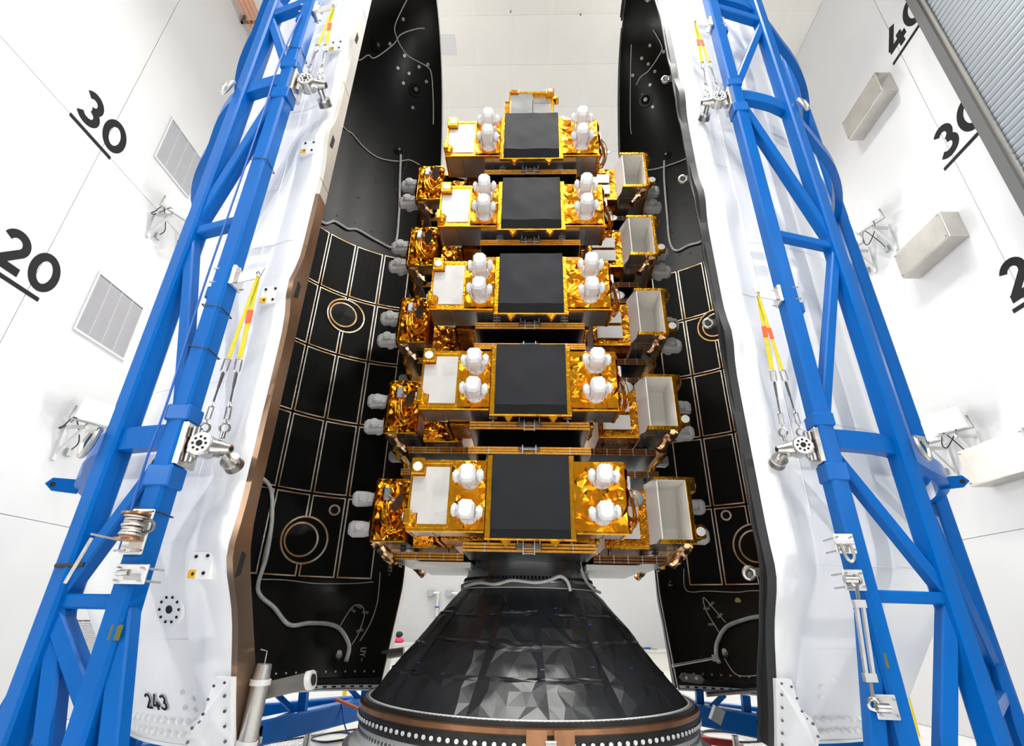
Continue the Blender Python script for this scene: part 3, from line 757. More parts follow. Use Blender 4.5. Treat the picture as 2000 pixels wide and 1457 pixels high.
        B(MB().cyl((-.058, -2.06, -.20), (-.062, -2.06, -.11), .028, 12), 'cylinder_rod', 'steel', o, True)
        B(MB().tube([(-.09, -2.06, .55), (-.09, -2.06, .63), (-.04, -2.06, .64)], .006, 6), 'vent_line', 'steel', o, True)
        o = B(MB().cyl((-.02, -1.90, .36), (-.38, -1.93, .44), .055, 22), 'pusher_tube', 'flange_grey', smooth=True)
        B(MB().cyl((-.37, -1.929, .438), (-.41, -1.932, .446), .063, 22), 'tube_collar', 'plate_white', o, True)
        B(MB().cyl((-.405, -1.9315, .445), (-.416, -1.9325, .447), .038, 18), 'tube_bore', 'hole_black', o, True)
        o = B(MB().cyl((.45, 2.0, .33), (-.22, 2.0, .42), .062, 20), 'pusher_tube', 'flange_grey', smooth=True)
        B(MB().cyl((.46, 2.0, .328), (.43, 2.0, .333), .068, 20), 'tube_collar', 'plate_white', o, True)
    else:
        o = B(MB().cyl((-.12, 1.38, .31), (.50, 1.44, .42), .020, 12), 'strut_rod', 'stainless', smooth=True)
        B(MB().box((.50, 1.44, .42), (.07, .06, .08)), 'rod_clevis', 'stainless', o)
        o = B(MB().cyl((.10, .50, .07), (.86, .56, .14), .028, 12), 'strut_rod', 'steel_dark', smooth=True)
        m = MB().slab([(.05, 1.62, .10), (.30, 1.60, .08), (.36, 1.60, .13), (.30, 1.60, .19), (.05, 1.62, .21), (.0, 1.62, .155)], (0, .02, 0)); o = B(m, 'hinge_plate', 'flange_grey')
        for xx in (.10, .24): B(MB().cyl((xx, 1.60, .15), (xx, 1.625, .15), .022, 10), 'hinge_bolt', 'stainless', o)
        B(MB().box((.16, .35, -.12), (.12, .12, .16), Matrix.Rotation(.5, 3, 'Y')), 'actuator_box', 'lamp_grey')
    return root
fairing_half(-1); fairing_half(1)
# ------------------------------------------------------------------ blue tubular stands that hold the halves
def stand(side):
    left = side < 0; s = -1 if left else 1
    xf = lambda v: (s*(v[0]+(.008*v[2] if left else 0)), v[1], v[2])
    if left: root = thing('fairing_stand', 'blue steel tube stand bolted around the left fairing half', 'stand', (-1.945, 6.18, ZB))
    else: root = thing('fairing_stand', 'blue steel tube stand bolted around the right fairing half', 'stand', (2.12, 7.0, ZB)); root.rotation_euler = (0, 0, -.068)
    B = lambda m, name, mt='blue_paint', par=root, smooth=False, **k: m.build(name, mt, par, smooth, xf=xf, **k)
    if left: P1, P2, ZR, ZH, ZF, ZTOP = (.44, -2.90), (.95, -2.77), (1.96, 5.73), 3.85, .92, (7.09, 8.9)
    else: P1, P2, ZR, ZH, ZF, ZTOP = (.54, -2.88), (1.235, -2.66), (2.26, 6.55), 4.4, 1.07, (8.35, 10.4)
    P3 = (2.74, -.72); P4 = (2.0, 1.9)
    W = .145; CH = .018; FL = -ZB
    up = (0, 1, 0)
    pt = lambda P, z: (P[0], P[1], z)
    mid = lambda P, a: (P[0]*a, P[1]*a)
    # uprights
    B(MB().beam(pt(P1, FL), pt(P1, ZTOP[1]), W, W, (P1[0], P1[1], 0), CH), 'upright')
    B(MB().beam(pt(P2, FL), pt(P2, ZTOP[1]), W*1.05, W*1.05, (P2[0], P2[1], 0), CH), 'upright')
    B(MB().beam(pt(P3, FL), pt(P3, ZTOP[1]), W, W, (P3[0], P3[1], 0), CH), 'upright')
    B(MB().beam(pt(P4, FL), pt(P4, ZTOP[1]), W, W, (P4[0], P4[1], 0), CH), 'upright')
    # curved ring beams
    def ring(z, a0, a1, r=2.92, w_=.10, h=.16, n=40):
        m = MB()
        for k in range(n+1):
            t = a0+(a1-a0)*k/n; r = 2.92-(.245 if left else .17)*sm(18, 42, t)
            m.v += [S3(t, r-w_/2, z-h/2), S3(t, r+w_/2, z-h/2), S3(t, r+w_/2, z+h/2), S3(t, r-w_/2, z+h/2)]
        for k in range(n):
            p, q = 4*k, 4*k+4; m.f += [(p+i, p+(i+1) % 4, q+(i+1) % 4, q+i) for i in range(4)]
        nn = len(m.v); m.f += [(0, 1, 2, 3), (nn-1, nn-2, nn-3, nn-4)]
        return m
    a1 = math.degrees(math.atan2(P1[0], -P1[1])); a4 = math.degrees(math.atan2(P4[0], -P4[1]))
    for z in ZR:
        B(ring(z, a1, a4), 'ring_beam', smooth=True, angle=40)
        # gusset plate under the ring between the uprights, shackle and lifting lug
        for (P, sc) in ((P2, 1.03),):
            t = math.degrees(math.atan2(P[0], -P[1])); c = Vector(S3(t+1.8, 3.05, z+.05)); n = Vector((math.sin(R_(t)), -math.cos(R_(t)), 0))
            u = Vector((math.cos(R_(t)), math.sin(R_(t)), 0))
            o = B(MB().cyl(c-u*.05, c+u*.065, .024, 12), 'shackle_pin', 'stainless', smooth=True)
            B(MB().tube(bez([c-u*.035, c-u*.05+n*.02+Vector((0, 0, -.10)), c+n*.03+Vector((0, 0, -.19)), c+u*.05+n*.02+Vector((0, 0, -.10)), c+u*.035], 6), .021, 8), 'shackle_bow', 'stainless', o, True)
    t = 56; c = Vector(S3(t, 2.76, ZR[0]-.05)); n = Vector((math.sin(R_(t)), -math.cos(R_(t)), 0)); u = Vector((math.cos(R_(t)), math.sin(R_(t)), 0))
    lug = [c+Vector((0, 0, -.06))-n*.05, c+n*.14+Vector((0, 0, -.055)), c+n*.20+Vector((0, 0, 0)), c+n*.16+Vector((0, 0, .06)), c-n*.05+Vector((0, 0, .07))]
    o = B(MB().slab(lug, u*.03), 'lifting_lug'); cc = c+n*.145; B(MB().cyl(cc-u*.004, cc+u*.034, .022, 12), 'lug_eye', 'hole_black', o)
    # upper shaded arc above the top node (right stand shows it)
    B(ring(ZTOP[0]+(.9 if left else .25), a1, a4), 'ring_beam', smooth=True, angle=40)
    # truss between the two front uprights
    w2 = .095
    def br(p, q, name='brace', w_=w2): B(MB().beam(p, q, w_, w_, (P1[0]+P2[0], P1[1]+P2[1], 0), .012), name)
    br(pt(P1, ZF), pt(P2, ZF), 'cross_member', .085)
    br(pt(P2, ZF+.02), pt(P1, ZR[0]-.08)); br(pt(P1, ZR[0]+.08), pt(P2, ZH-.02))
    br(pt(P1, ZH+.03), pt(P2, ZH), 'cross_member'); br(pt(P2, ZH+.05), pt(P1, ZR[1]-.06), 'brace', .11)
    br(pt(P1, ZR[1]+.08), pt(P2, ZTOP[0]-.1)); br(pt(P1, ZTOP[0]), pt(P2, ZTOP[0]-.05), 'cross_member', .11)
    br(pt(P2, ZTOP[0]+.1), pt(P1, ZTOP[1]-.1))
    # side truss to the third upright
    br(pt(P2, .3), pt(P3, .3), 'cross_member'); br(pt(P3, .35), pt(P2, ZR[0]-.1)); br(pt(P3, ZR[0]), pt(P4, ZH))
    br(pt(P3, ZR[0]+.2), pt(P3, ZR[0]+.21))
    # legs splayed under the lower cross member
    W2 = .11
    if left: legs = [((P1[0]-.02, P1[1], .88), (.03, -2.90, FL)), ((P2[0]-.02, P2[1], .90), (.42, -2.80, FL)), ((P2[0], P2[1], .86), (.30, -2.84, .15)),
                     ((P3[0], P3[1], .4), (2.2, -1.7, FL)), ((P3[0]-.02, P3[1], .9), (1.75, -1.75, FL))]
    else: legs = [((P1[0]-.03, P1[1], .95), (.17, -2.92, FL)), ((P2[0]-.02, P2[1], 1.02), (.55, -2.72, FL)),
                  ((P3[0], P3[1], .9), (2.05, -1.75, FL)), ((P3[0]-.02, P3[1], .95), (1.7, -1.5, FL))]
    for p, q in legs: B(MB().beam(p, q, W2, W2, (0, 1, 0), .012), 'leg')
    # base frame under the shell
    zb = FL+.42
    base = [((.35, 3.3, zb), (2.05, -1.5, zb)), ((2.05, -1.5, zb), (P3[0], P3[1], zb)), ((P3[0], P3[1], zb), (P4[0], P4[1], zb)), ((P4[0], P4[1], zb), (.35, 3.3, zb))] if left else \
           [((-.05, 1.9, zb+.1), (1.25, .75, zb+.05)), ((1.25, .75, zb+.05), (2.35, -1.2, zb)), ((2.35, -1.2, zb), (P3[0], P3[1], zb)), ((P4[0], P4[1], zb), (-.05, 1.9, zb+.1))]
    for p, q in base: B(MB().beam(p, q, .20, .26, (0, 0, 1), .02), 'base_beam')
    for (x, y) in (((.95, 1.6), (.5, 2.9), (1.7, -.5)) if left else ((.25, 1.65), (.75, 1.2), (1.15, .85))):
        B(MB().beam((x, y, zb+.1), (x+.02, y, .0), .10, .10), 'post_stub')
        B(MB().beam((x+.05, y-.05, zb+.1), (x+.28, y-.3, -.02), .06, .06), 'knee_brace')
    for (x, y) in ((P1[0], P1[1]), (P2[0], P2[1]), (P3[0], P3[1]), (P4[0], P4[1]), ((.9, 1.8) if left else (.6, 1.35))):
        o = B(MB().bb((x-.14, y-.14, FL), (x+.14, y+.14, FL+.03)), 'foot_plate')
        B(MB().cyl((x, y, FL+.03), (x, y, zb-.1), .045, 12), 'levelling_jack', 'steel', o, True)
    # stainless swivel clamps on the front upright pressing on the skin
    def clamp(z):
        x, y = P1[0]-.075, P1[1]+.03
        o = B(MB().bev((x-.02, y-.10, z-.15), (x+.02, y+.10, z+.15), .008), 'support_clamp', 'steel')
        Q = lambda a, b, c: (x+a, y+b, z+c)
        sub = lambda m, nm_, mt='steel', sm_=True: B(m, nm_, mt, o, sm_)
        for dz in (.085, -.085): sub(MB().cyl(Q(-.05, -.03, dz-.035), Q(-.05, -.03, dz+.035), .034, 14), 'hinge_knuckle')
        sub(MB().bev((x-.16, y-.075, z-.075), (x-.03, y+.03, z+.06), .018), 'clamp_body', 'steel')
        sub(MB().cyl(Q(-.13, -.085, -.005), Q(-.13, .03, -.005), .078, 24), 'clamp_body', 'steel')
        face = sub(MB().cyl(Q(-.13, -.095, -.005), Q(-.13, -.084, -.005), .070, 24), 'clamp_face', 'plate_white')
        for k in range(8):
            a = 2*PI*k/8; sub(MB().cyl(Q(-.13+.045*math.cos(a), -.098, -.005+.045*math.sin(a)), Q(-.13+.045*math.cos(a), -.094, -.005+.045*math.sin(a)), .010, 8), 'face_hole', 'hole_black')
        sub(MB().cyl(Q(-.13, -.099, -.005), Q(-.13, -.094, -.005), .022, 12), 'face_hole', 'hole_black')
        sub(MB().cyl(Q(-.15, -.02, -.005), Q(-.32, -.03, -.025), .070, 20, .030), 'clamp_nose')
        sub(MB().cyl(Q(-.318, -.03, -.025), Q(-.324, -.03, -.026), .017, 12), 'nose_bore', 'hole_black')
        sub(MB().bb(Q(-.10, -.082, -.03), Q(-.045, -.078, .015)), 'rating_label', 'label_red' if left and z < 3 else 'plate_white', False)
        sub(MB().cyl(Q(-.25, .0, -.04), Q(-.26, .13, -.085), .03, 14), 'clamp_stem')
        sub(MB().cyl(Q(-.26, .10, -.075), Q(-.265, .155, -.095), .060, 24, .068), 'rubber_foot', 'steel_dark')
        sub(MB().cyl(Q(-.26, .085, -.07), Q(-.26, .105, -.077), .066, 24), 'foot_cup')
        for (a, c) in ((-.045, -.10), (-.20, -.085)): sub(MB().cyl(Q(a-.03, -.03, c), Q(a-.03, -.03, c+.05), .020, 6), 'clamp_bolt')
        eyes = []
        for a in (-.095, -.235):
            sub(MB().cyl(Q(a, -.03, .05), Q(a, -.03, .095), .018, 12), 'eye_bolt_shank')
            sub(MB().torus(Q(a, -.03, .125), (.5, .85, 0), .030, .009, 18, 8, 1.15), 'eye_bolt')
            eyes.append(Vector(Q(a, -.03, .15)))
        # heavier doubler tubes on the upright behind the clamp
        B(MB().bev((P1[0]-.085, P1[1]-.085, z-.30), (P1[0]+.085, P1[1]+.085, z-.155), .01), 'doubler_sleeve'); B(MB().bev((P1[0]-.085, P1[1]-.085, z+.155), (P1[0]+.085, P1[1]+.085, z+.27), .01), 'doubler_sleeve')
        B(MB().bb((P1[0]+.075, P1[1]-.05, z-.30), (P1[0]+.084, P1[1]+.03, z-.12)), 'id_plate', 'hole_black')
        return eyes
    eyes = [clamp(ZR[0]-.06), clamp(ZR[1]-.05)]
    # aluminium sling brackets
    tops = []
    for z in ((3.27, 6.88) if left else (3.67, 7.95)):
        x, y = P1[0]-.075, P1[1]-.02
        o = B(MB().bev((P1[0]-.10, y-.055, z-.08), (P1[0]-.068, y+.09, z+.10), .005), 'sling_bracket', 'aluminium')
        B(MB().slab([(P1[0]-.10, y-.02, z-.055), (P1[0]-.10, y-.02, z+.055), (P1[0]-.31, y-.03, z+.09), (P1[0]-.29, y-.03, z-.01)], (0, .012, 0)), 'bracket_arm', 'aluminium', o)
        for (dy, dz) in ((-.04, .07), (.06, .07), (-.04, -.06), (.06, -.06)): B(MB().cyl((P1[0]-.13, y+dy, z+dz), (P1[0]+.09, y+dy, z+dz), .008, 8), 'clamp_rod', 'steel', o)
        B(MB().bev((P1[0]+.05, y-.02, z-.19), (P1[0]+.115, y+.10, z-.08), .01), 'stop_block')
        tops.append(Vector((P1[0]-.285, y-.035, z+.01)))
    # black cable ties
    for z in ((1.45, 2.62, 2.98, 4.55, 6.15) if left else ()):
        m = MB()
        h = .078
        m.tube([(P1[0]-h, P1[1]-h, z-.012), (P1[0]+h, P1[1]-h, z+.012), (P1[0]+h, P1[1]+h, z), (P1[0]-h, P1[1]+h, z-.02)], .005, 6, True); B(m, 'cable_tie', 'cable_black')
    if left:
        B(MB().tube(bez([(P1[0]+.085, P1[1]-.08, 1.2), (P1[0]+.10, P1[1]-.085, 1.75), (P1[0]+.085, P1[1]-.09, 2.2), (P1[0]+.13, P1[1]-.05, 3.2), (P1[0]+.09, P1[1]-.08, 5.0), (P1[0]+.09, P1[1]-.09, 5.9), (P1[0]+.03, P1[1]-.085, 6.7)]), .008, 6), 'pull_cord', 'cable_blue', smooth=True)
        z = 1.31; x, y = P1[0]+.0, P1[1]-.085
        o = B(MB().bev((x-.07, y-.02, z-.13), (x+.07, y, z+.14), .006), 'hand_winch', 'plate_white')
        B(MB().cyl((x-.02, y-.09, z-.05), (x-.02, y-.09, z+.09), .040, 16), 'winch_drum', 'steel_dark', o, True)
        for k in range(8): B(MB().torus((x-.02, y-.09, z-.042+k*.0175), (.05*(-1)**k, .03, 1), .046+.008*(k % 3 == 1), .0085, 18, 6), 'wire_coil', 'stainless', o, True)
        for dz in (-.06, .09): B(MB().cyl((x-.02, y-.09, z+dz), (x-.02, y-.09, z+dz+.012), .078, 18), 'drum_flange', 'copper_band', o, True)
        B(MB().torus((x-.09, y-.06, z+.03), (.3, 1, .2), .035, .010, 16, 8), 'winch_hook', 'steel_dark', o, True)
        B(MB().beam((x+.02, y-.10, z-.06), (x+.19, y-.12, z-.03), .02, .012), 'crank_arm', 'steel', o); B(MB().cyl((x+.18, y-.12, z-.05), (x+.26, y-.10, z-.30), .010, 8), 'crank_handle', 'steel', o, True)
        for dz in (.12, -.11):
            for dx in (-.05, .05): B(MB().cyl((x+dx-.04, y-.05, z+dz), (x+dx+.05, y-.02, z+dz), .006, 8), 'clamp_rod', 'steel', o)
        z = 1.07
        o = B(MB().bev((x-.15, y-.03, z-.055), (x+.045, y-.012, z+.055), .005), 'clamp_plate', 'aluminium')
        for dx in (-.12, .02):
            for dz in (-.035, .035): B(MB().cyl((x+dx, y-.05, z+dz), (x+dx, y+.16, z+dz), .007, 8), 'clamp_rod', 'steel', o)
        B(MB().cyl((x-.08, y-.075, z+.005), (x+.0, y-.06, z+.0), .018, 10), 'plate_pin', 'steel', o, True)
        # black hose over the brace and yellow tag
        B(MB().cyl((P2[0]-.13, P2[1]-.08, 1.13), (P2[0]+.05, P2[1]-.08, 1.12), .014, 10), 'brace_pin', 'rubber_black', smooth=True)
        B(MB().bb((P1[0]-.08, P1[1]-.077, .72), (P1[0]-.01, P1[1]-.0735, .80)), 'inspection_tag', 'tag_olive')
    else:
        for (z, nm_) in ((1.42, 'shackle_plate'), (1.17, 'rod_plate'), (.40, 'rod_plate')):
            x, y = P1[0]-.14, P1[1]-.085
            o = B(MB().bev((x-.03, y-.03, z-.07), (x+.11, y-.012, z+.07), .005), nm_, 'aluminium')
            for dx in (-.01, .09):
                for dz in (-.045, .045): B(MB().cyl((x+dx, y-.05, z+dz), (x+dx, y+.18, z+dz), .007, 8), 'clamp_rod', 'steel', o)
            if nm_ == 'shackle_plate':
                B(MB().tube(bez([(x-.01, y-.05, z), (x-.0, y-.07, z-.09), (x+.03, y-.07, z-.13), (x+.06, y-.07, z-.09), (x+.06, y-.05, z)], 6), .011, 8), 'shackle_bow', 'stainless', o, True)
                B(MB().cyl((x-.04, y-.05, z), (x+.09, y-.05, z), .012, 10), 'shackle_pin', 'stainless', o, True)
            else: B(MB().cyl((x-.05, y-.075, z), (x+.03, y-.075, z), .028, 14), 'clevis', 'steel', o, True)
        y = P1[1]-.16; A_, Z_ = Vector((P1[0]-.115, y, 1.16)), Vector((P1[0]-.20, y, .42)); at = lambda f, dx=0.0: A_.lerp(Z_, f)+Vector((dx, 0, 0))
        o = B(MB().beam(at(.22, -.022), at(.79, -.022), .018, .03), 'turnbuckle', 'aluminium'); B(MB().beam(at(.22, .022), at(.79, .022), .018, .03), 'turnbuckle_bar', 'aluminium', o)
        for f in (.20, .80): B(MB().box(at(f), (.075, .04, .05)), 'turnbuckle_end', 'aluminium', o)
        B(MB().cyl(at(.02), at(.2), .013, 10), 'turnbuckle_screw', 'steel', o, True); B(MB().cyl(at(.8), at(.98), .013, 10), 'turnbuckle_screw', 'steel', o, True)
        for f in (0, 1): B(MB().torus(at(f), (0, 1, .1), .032, .012, 16, 8), 'turnbuckle_eye', 'steel', o, True)
        B(MB().bb((P1[0]-.04, P1[1]-.077, .62), (P1[0]+.0, P1[1]-.0735, .71)), 'inspection_tag', 'tag_olive')
    # yellow slings hang from the brackets to the clamp eye bolts: separate things
    M4 = root.matrix_basis
    hs = ['lower', 'upper']
    for k in range(2):
        top = tops[k]; e0, e1 = eyes[k]
        nm_ = 'yellow web sling hanging %s the %s blue stand, %s of its two' % ('from', 'left' if left else 'right', 'lower' if k == 0 else 'upper')
        t = thing('lifting_sling', nm_, 'sling', root.location, 0, 'yellow slings on the blue stands'); t.rotation_euler = root.rotation_euler
        C_ = lambda m, nn, mt, smooth=True: m.build(nn, mt, t, smooth, xf=xf)
        C_(MB().torus(top+Vector((0, -.01, -.0)), (1, 0, 0), .022, .007, 16, 8), 'top_shackle', 'steel')
        dz = top.z-e1.z
        for q, (e, wd) in enumerate(((e1, .042), (e0, .034))):
            f1 = .60; a = top+Vector((0, -.012*q, -.02)); b = top.lerp(e, f1)+Vector((0, -.01, 0))
            sx = Vector((1, .15, 0)).normalized(); m = MB()
            m.add([a-sx*wd*.35, a+sx*wd*.35, b+sx*wd*.5, b-sx*wd*.5, a-sx*wd*.35+Vector((0, .006, 0)), a+sx*wd*.35+Vector((0, .006, 0)), b+sx*wd*.5+Vector((0, .006, 0)), b-sx*wd*.5+Vector((0, .006, 0))],
                  [(0, 1, 2, 3), (7, 6, 5, 4), (0, 4, 5, 1), (1, 5, 6, 2), (2, 6, 7, 3), (3, 7, 4, 0)])
            C_(m, 'web_strap', 'strap_yellow', False)
            if q == 0 or not left:
                c = a.lerp(b, .42+.03*q); d = (b-a).normalized()
                C_(MB().beam(c, c+d*.11, wd*.95, .012, (0, 1, 0)), 'orange_tag', 'strap_orange', False)
            d = (e-b).normalized(); L_ = (e-b).length
            side_ = d.cross(Vector((0, 1, 0))).normalized()
            def link(c, hl, wr, r, nn, mt='steel', turn=0):
                sd = side_ if not turn else Vector((0, 1, 0))
                pts = [c+d*hl*ca+sd*wr*sa for ca, sa in ((1, .55), (.8, 1), (0, 1), (-.8, 1), (-1, .55), (-1, -.55), (-.8, -1), (0, -1), (.8, -1), (1, -.55))]
                C_(MB().tube(pts, r, 6, True), nn, mt)
            link(b+d*.045, .055, .022, .006, 'oval_link'); 
            C_(MB().cyl(b+d*.10, b+d*(L_*.66), .007, 8), 'turnbuckle_body', 'steel_dark'); C_(MB().cyl(b+d*.11, b+d*(L_*.45), .012, 8, .009), 'turnbuckle_sleeve', 'steel_dark')
            link(b+d*(L_*.70), .022, .012, .005, 'swivel_eye', 'steel', 1)
            link(b+d*(L_*.70+.065), .055, .017, .0055, 'snap_hook')
            C_(MB().cyl(b+d*(L_*.70+.11), e-d*.002, .006, 6), 'hook_nose', 'steel')
    return root
stand(-1); stand(1)
# ------------------------------------------------------------------ satellite stack
SX, SY, SZ0, PITCH = .026, 6.78, 2.42, 1.26
# payload adapter cone and rings
ad = thing('payload_adapter', 'black foil covered cone with copper banded base ring under the satellites', 'adapter', (SX, SY, 0))
def conefoil(a0, a1, seed, z0=.905, z1=1.985, r0=1.735, r1=.80, nu=22, nv=22):
    rg = random.Random(int(seed*7)); hz = [.24+rg.uniform(-.02, .02), .50+rg.uniform(-.03, .03), .76+rg.uniform(-.02, .02)]
    mb = MB(); rows = sorted(set([round(k/nv, 3) for k in range(nv+1)]+[round(h+e, 3) for h in hz for e in (-.013, 0, .013)]))
    for j, v in enumerate(rows):
        for i in range(nu+1):
            u = i/nu; vj = v
            if 0 < i < nu: u += rg.uniform(-.35, .35)/nu
            t = a0+(a1-a0)*u; z = z0+(z1-z0)*v; r = r0+(r1-r0)*v
            p = Vector((math.sin(R_(t))*r, -math.cos(R_(t))*r, z))
            d = rg.uniform(-.009, .009)+crumple(p, .030, 1.6, seed)
            if any(abs(v-h) < 1e-3 for h in hz) and noise.noise((t*.05, v*9, seed)) > -.1: d += .013
            if i in (0, nu): d = d*.2-.012
            if j in (0, len(rows)-1): d *= .2
            mb.v.append((math.sin(R_(t))*(r+d), -math.cos(R_(t))*(r+d), z))
    w_ = nu+1
    for j in range(len(rows)-1):
        for i in range(nu):
            p = j*w_+i
            if rg.random() < .5: mb.f += [(p, p+1, p+w_+1), (p, p+w_+1, p+w_)]
            else: mb.f += [(p, p+1, p+w_), (p+1, p+w_+1, p+w_)]
    return mb
segs = [-176, -132, -88, -52, -18, 6, 30, 62, 96, 140, 184]
MB().revolve([(1.68, .90), (.77, 1.99)], 64).build('cone_core', 'hole_black', ad, True)
for k in range(len(segs)-1):
    conefoil(segs[k], segs[k+1], k*3.7+1, nu=max(6, int((segs[k+1]-segs[k])/4.0)), nv=11).build('foil_blanket', 'cone_foil', ad)
for t, v in ((-31, .24), (-22, .5), (-9, .77), (4, .77), (16, .80), (5, .30), (24, .32), (33, .66), (-44, .74), (-47, .3), (42, .3)):
    z = .955+1.03*v; r = 1.735-.935*v; p = Vector((math.sin(R_(t))*(r+.035), -math.cos(R_(t))*(r+.035), z)); u = Vector((math.cos(R_(t)), math.sin(R_(t)), 0))
    MB().cyl(p-u*.016, p+u*.016, .005, 6).build('blue_clip', 'cable_blue', ad)
# lower edge: white lacing bead, dark flange, copper band, bolt ring, white ring
MB().revolve([(1.755, 0.915), (1.80, 0.915), (1.80, 0.875), (1.755, 0.875)], 96).build('dark_flange', 'ring_dark', ad, True)
MB().torus((0, 0, 0.912), (0, 0, 1), 1.748, .012, 96, 6).build('lacing_bead', 'bead_white', ad, True)
src = None
for k in range(120):
    t = -90+k*1.5
    if src is None: src = MB().bb((-.004, -.014, -.018), (.004, .010, .004)).build('lace_hook', 'bead_white', ad)
    o = src if k == 0 else inst(src, ad)
    o.location = (math.sin(R_(t))*1.772, -math.cos(R_(t))*1.772, 0.912); o.rotation_euler = (0, 0, R_(t))
MB().revolve([(1.80, 0.878), (1.838, 0.872), (1.842, 0.835), (1.822, 0.818), (1.80, 0.818)], 96).build('copper_band', 'copper_band', ad, True)
MB().revolve([(1.80, 0.820), (1.825, 0.820), (1.835, 0.750), (1.83, 0.695), (1.80, 0.695)], 96).build('bolt_ring', 'ring_dark', ad, True)
b1 = b2 = h1 = None
for k in range(78):
    t = -96+k*2.5
    if abs(t-5) < 3.2: continue
    if b1 is None:
        b1 = MB().cyl((0, -.008, 0), (0, .012, 0), .018, 12).build('ring_bolt', 'bead_white', ad, True)
        b2 = MB().slab([(-.035, 0, -.022), (.035, 0, -.022), (.020, 0, .025), (-.020, 0, .025)], (0, .008, 0)).build('bolt_saddle', 'ring_dark', ad)
        o, q = b1, b2
    else: o, q = inst(b1, ad), inst(b2, ad)
    o.location = (math.sin(R_(t))*1.842, -math.cos(R_(t))*1.842, 0.762); o.rotation_euler = (0, 0, R_(t))
    q.location = (math.sin(R_(t))*1.840, -math.cos(R_(t))*1.840, 0.756); q.rotation_euler = (0, 0, R_(t))
# clamp joint of the band near the centre
for (t0, t1) in ((-.5, 4.6), (6.4, 11.5)):
    m = MB(); n = 6
    for k in range(n+1):
        t = t0+(t1-t0)*k/n
        for r in (1.838, 1.872):
            for z in (0.715, 0.875): m.v.append((math.sin(R_(t))*r, -math.cos(R_(t))*r, z))
    for k in range(n):
        p, q = 4*k, 4*k+4; m.f += [(p, p+1, q+1, q), (p+2, q+2, q+3, p+3), (p, q, q+2, p+2), (p+1, p+3, q+3, q+1)]
    m.f += [(0, 2, 3, 1), (4*n, 4*n+1, 4*n+3, 4*n+2)]
    o = m.build('band_clamp', 'copper_band', ad, True)
    for k in range(3):
        t = t0+.9+k*1.65; p = Vector((math.sin(R_(t)), -math.cos(R_(t)), 0)); MB().cyl(p*1.872+Vector((0, 0, 0.745)), p*1.882+Vector((0, 0, 0.745)), .02, 12).build('clamp_bolt', 'bead_white', o, True)
MB().cyl((math.sin(R_(4.2))*1.875, -math.cos(R_(4.2))*1.875, 0.785), (math.sin(R_(6.8))*1.875, -math.cos(R_(6.8))*1.875, 0.785), .022, 12).build('clamp_stud', 'stainless', ad, True)
MB().revolve([(1.80, 0.695), (1.81, 0.695), (1.83, 0.550), (1.90, 0.510), (1.90, 0.480), (1.80, 0.480)], 96).build('support_ring', 'bead_white', ad, True)
src = None
for k in range(80):
    t = -80+k*2.0
    if src is None: src = MB().cyl((0, -.006, 0), (0, .01, 0), .017, 10).build('ring_hole', 'steel_dark', ad)
    o = src if k == 0 else inst(src, ad)
    o.location = (math.sin(R_(t))*1.818, -math.cos(R_(t))*1.818, 0.640); o.rotation_euler = (0, 0, R_(t))
MB().revolve([(1.84, 0.480), (1.96, .50), (1.98, .06), (2.05, .0), (1.70, .0), (1.70, 0.480)], 72).build('pedestal', 'stainless', ad, True)
# flared dispenser adapter (1.6 m ring) with slotted flange
MB().revolve([(.79, 1.985), (.80, 2.02), (.795, 2.06), (.745, 2.15), (.735, 2.30), (.75, 2.42)], 64).build('flared_ring', 'adapter_grey', ad, True)
MB().revolve([(.80, 1.98), (.825, 1.985), (.825, 2.035), (.80, 2.04)], 64).build('lower_band', 'adapter_dark', ad, True)
src = None
for k in range(70):
    t = -105+k*3.0
    if src is None: src = MB().bev((-.012, -.004, -.02), (.012, .01, .02), .004).build('flange_slot', 'hole_black', ad)
    o = src if k == 0 else inst(src, ad)
    o.location = (math.sin(R_(t))*.785, -math.cos(R_(t))*.785, 2.085); o.rotation_euler = (-.35, 0, R_(t))
MB().tube(bez([(math.sin(R_(t))*.85, -math.cos(R_(t))*.85, z) for t, z in ((-60, 2.0), (-40, 2.03), (-25, 2.01), (-12, 2.05), (4, 2.03), (14, 2.05), (24, 2.10), (30, 2.06), (33, 1.96))]), .018, 8).build('harness_cable', 'cable_white', ad, True)
MB().tube(bez([(math.sin(R_(t))*r, -math.cos(R_(t))*r, z) for t, r, z in ((52, .76, 2.42), (52, .77, 2.25), (55, .80, 2.1), (60, .86, 2.0), (75, .88, 1.97))]), .016, 8).build('harness_cable', 'cable_white', ad, True)
MB().torus((0, 0, 1.985), (0, 0, 1), .815, .008, 64, 6).build('upper_bead', 'bead_white', ad, True)

# dispenser tower
dp = thing('dispenser_tower', 'dark square dispenser tower inside the satellite stack', 'tower', (SX, SY, 2.42))
HW = .60; TOPZ = PITCH*4+.95
for (x, y) in ((-HW, -HW), (HW, -HW), (HW, HW), (-HW, HW)): MB().bb((x-.05, y-.05, -.02), (x+.05, y+.05, TOPZ)).build('corner_post', 'dispenser_dark', dp)
for k in range(5):
    z = k*PITCH-.30
    for q in range(4):
        rt = Matrix.Rotation(q*PI/2, 3, 'Z')
        m = MB().box(rt @ Vector((0, -HW+.02, z+.72)), (2*HW-.1, .03, 1.2) if q % 2 == 0 else (.03, 2*HW-.1, 1.2)); m.build('side_panel', 'dispenser_dark', dp)
    MB().bb((-HW, -HW, z+.08), (HW, HW, z+.13)).build('deck_plate', 'dispenser_dark', dp)
MB().bb((-HW, -HW, TOPZ), (HW, HW, TOPZ+.05)).build('deck_plate', 'dispenser_dark', dp)
src = None
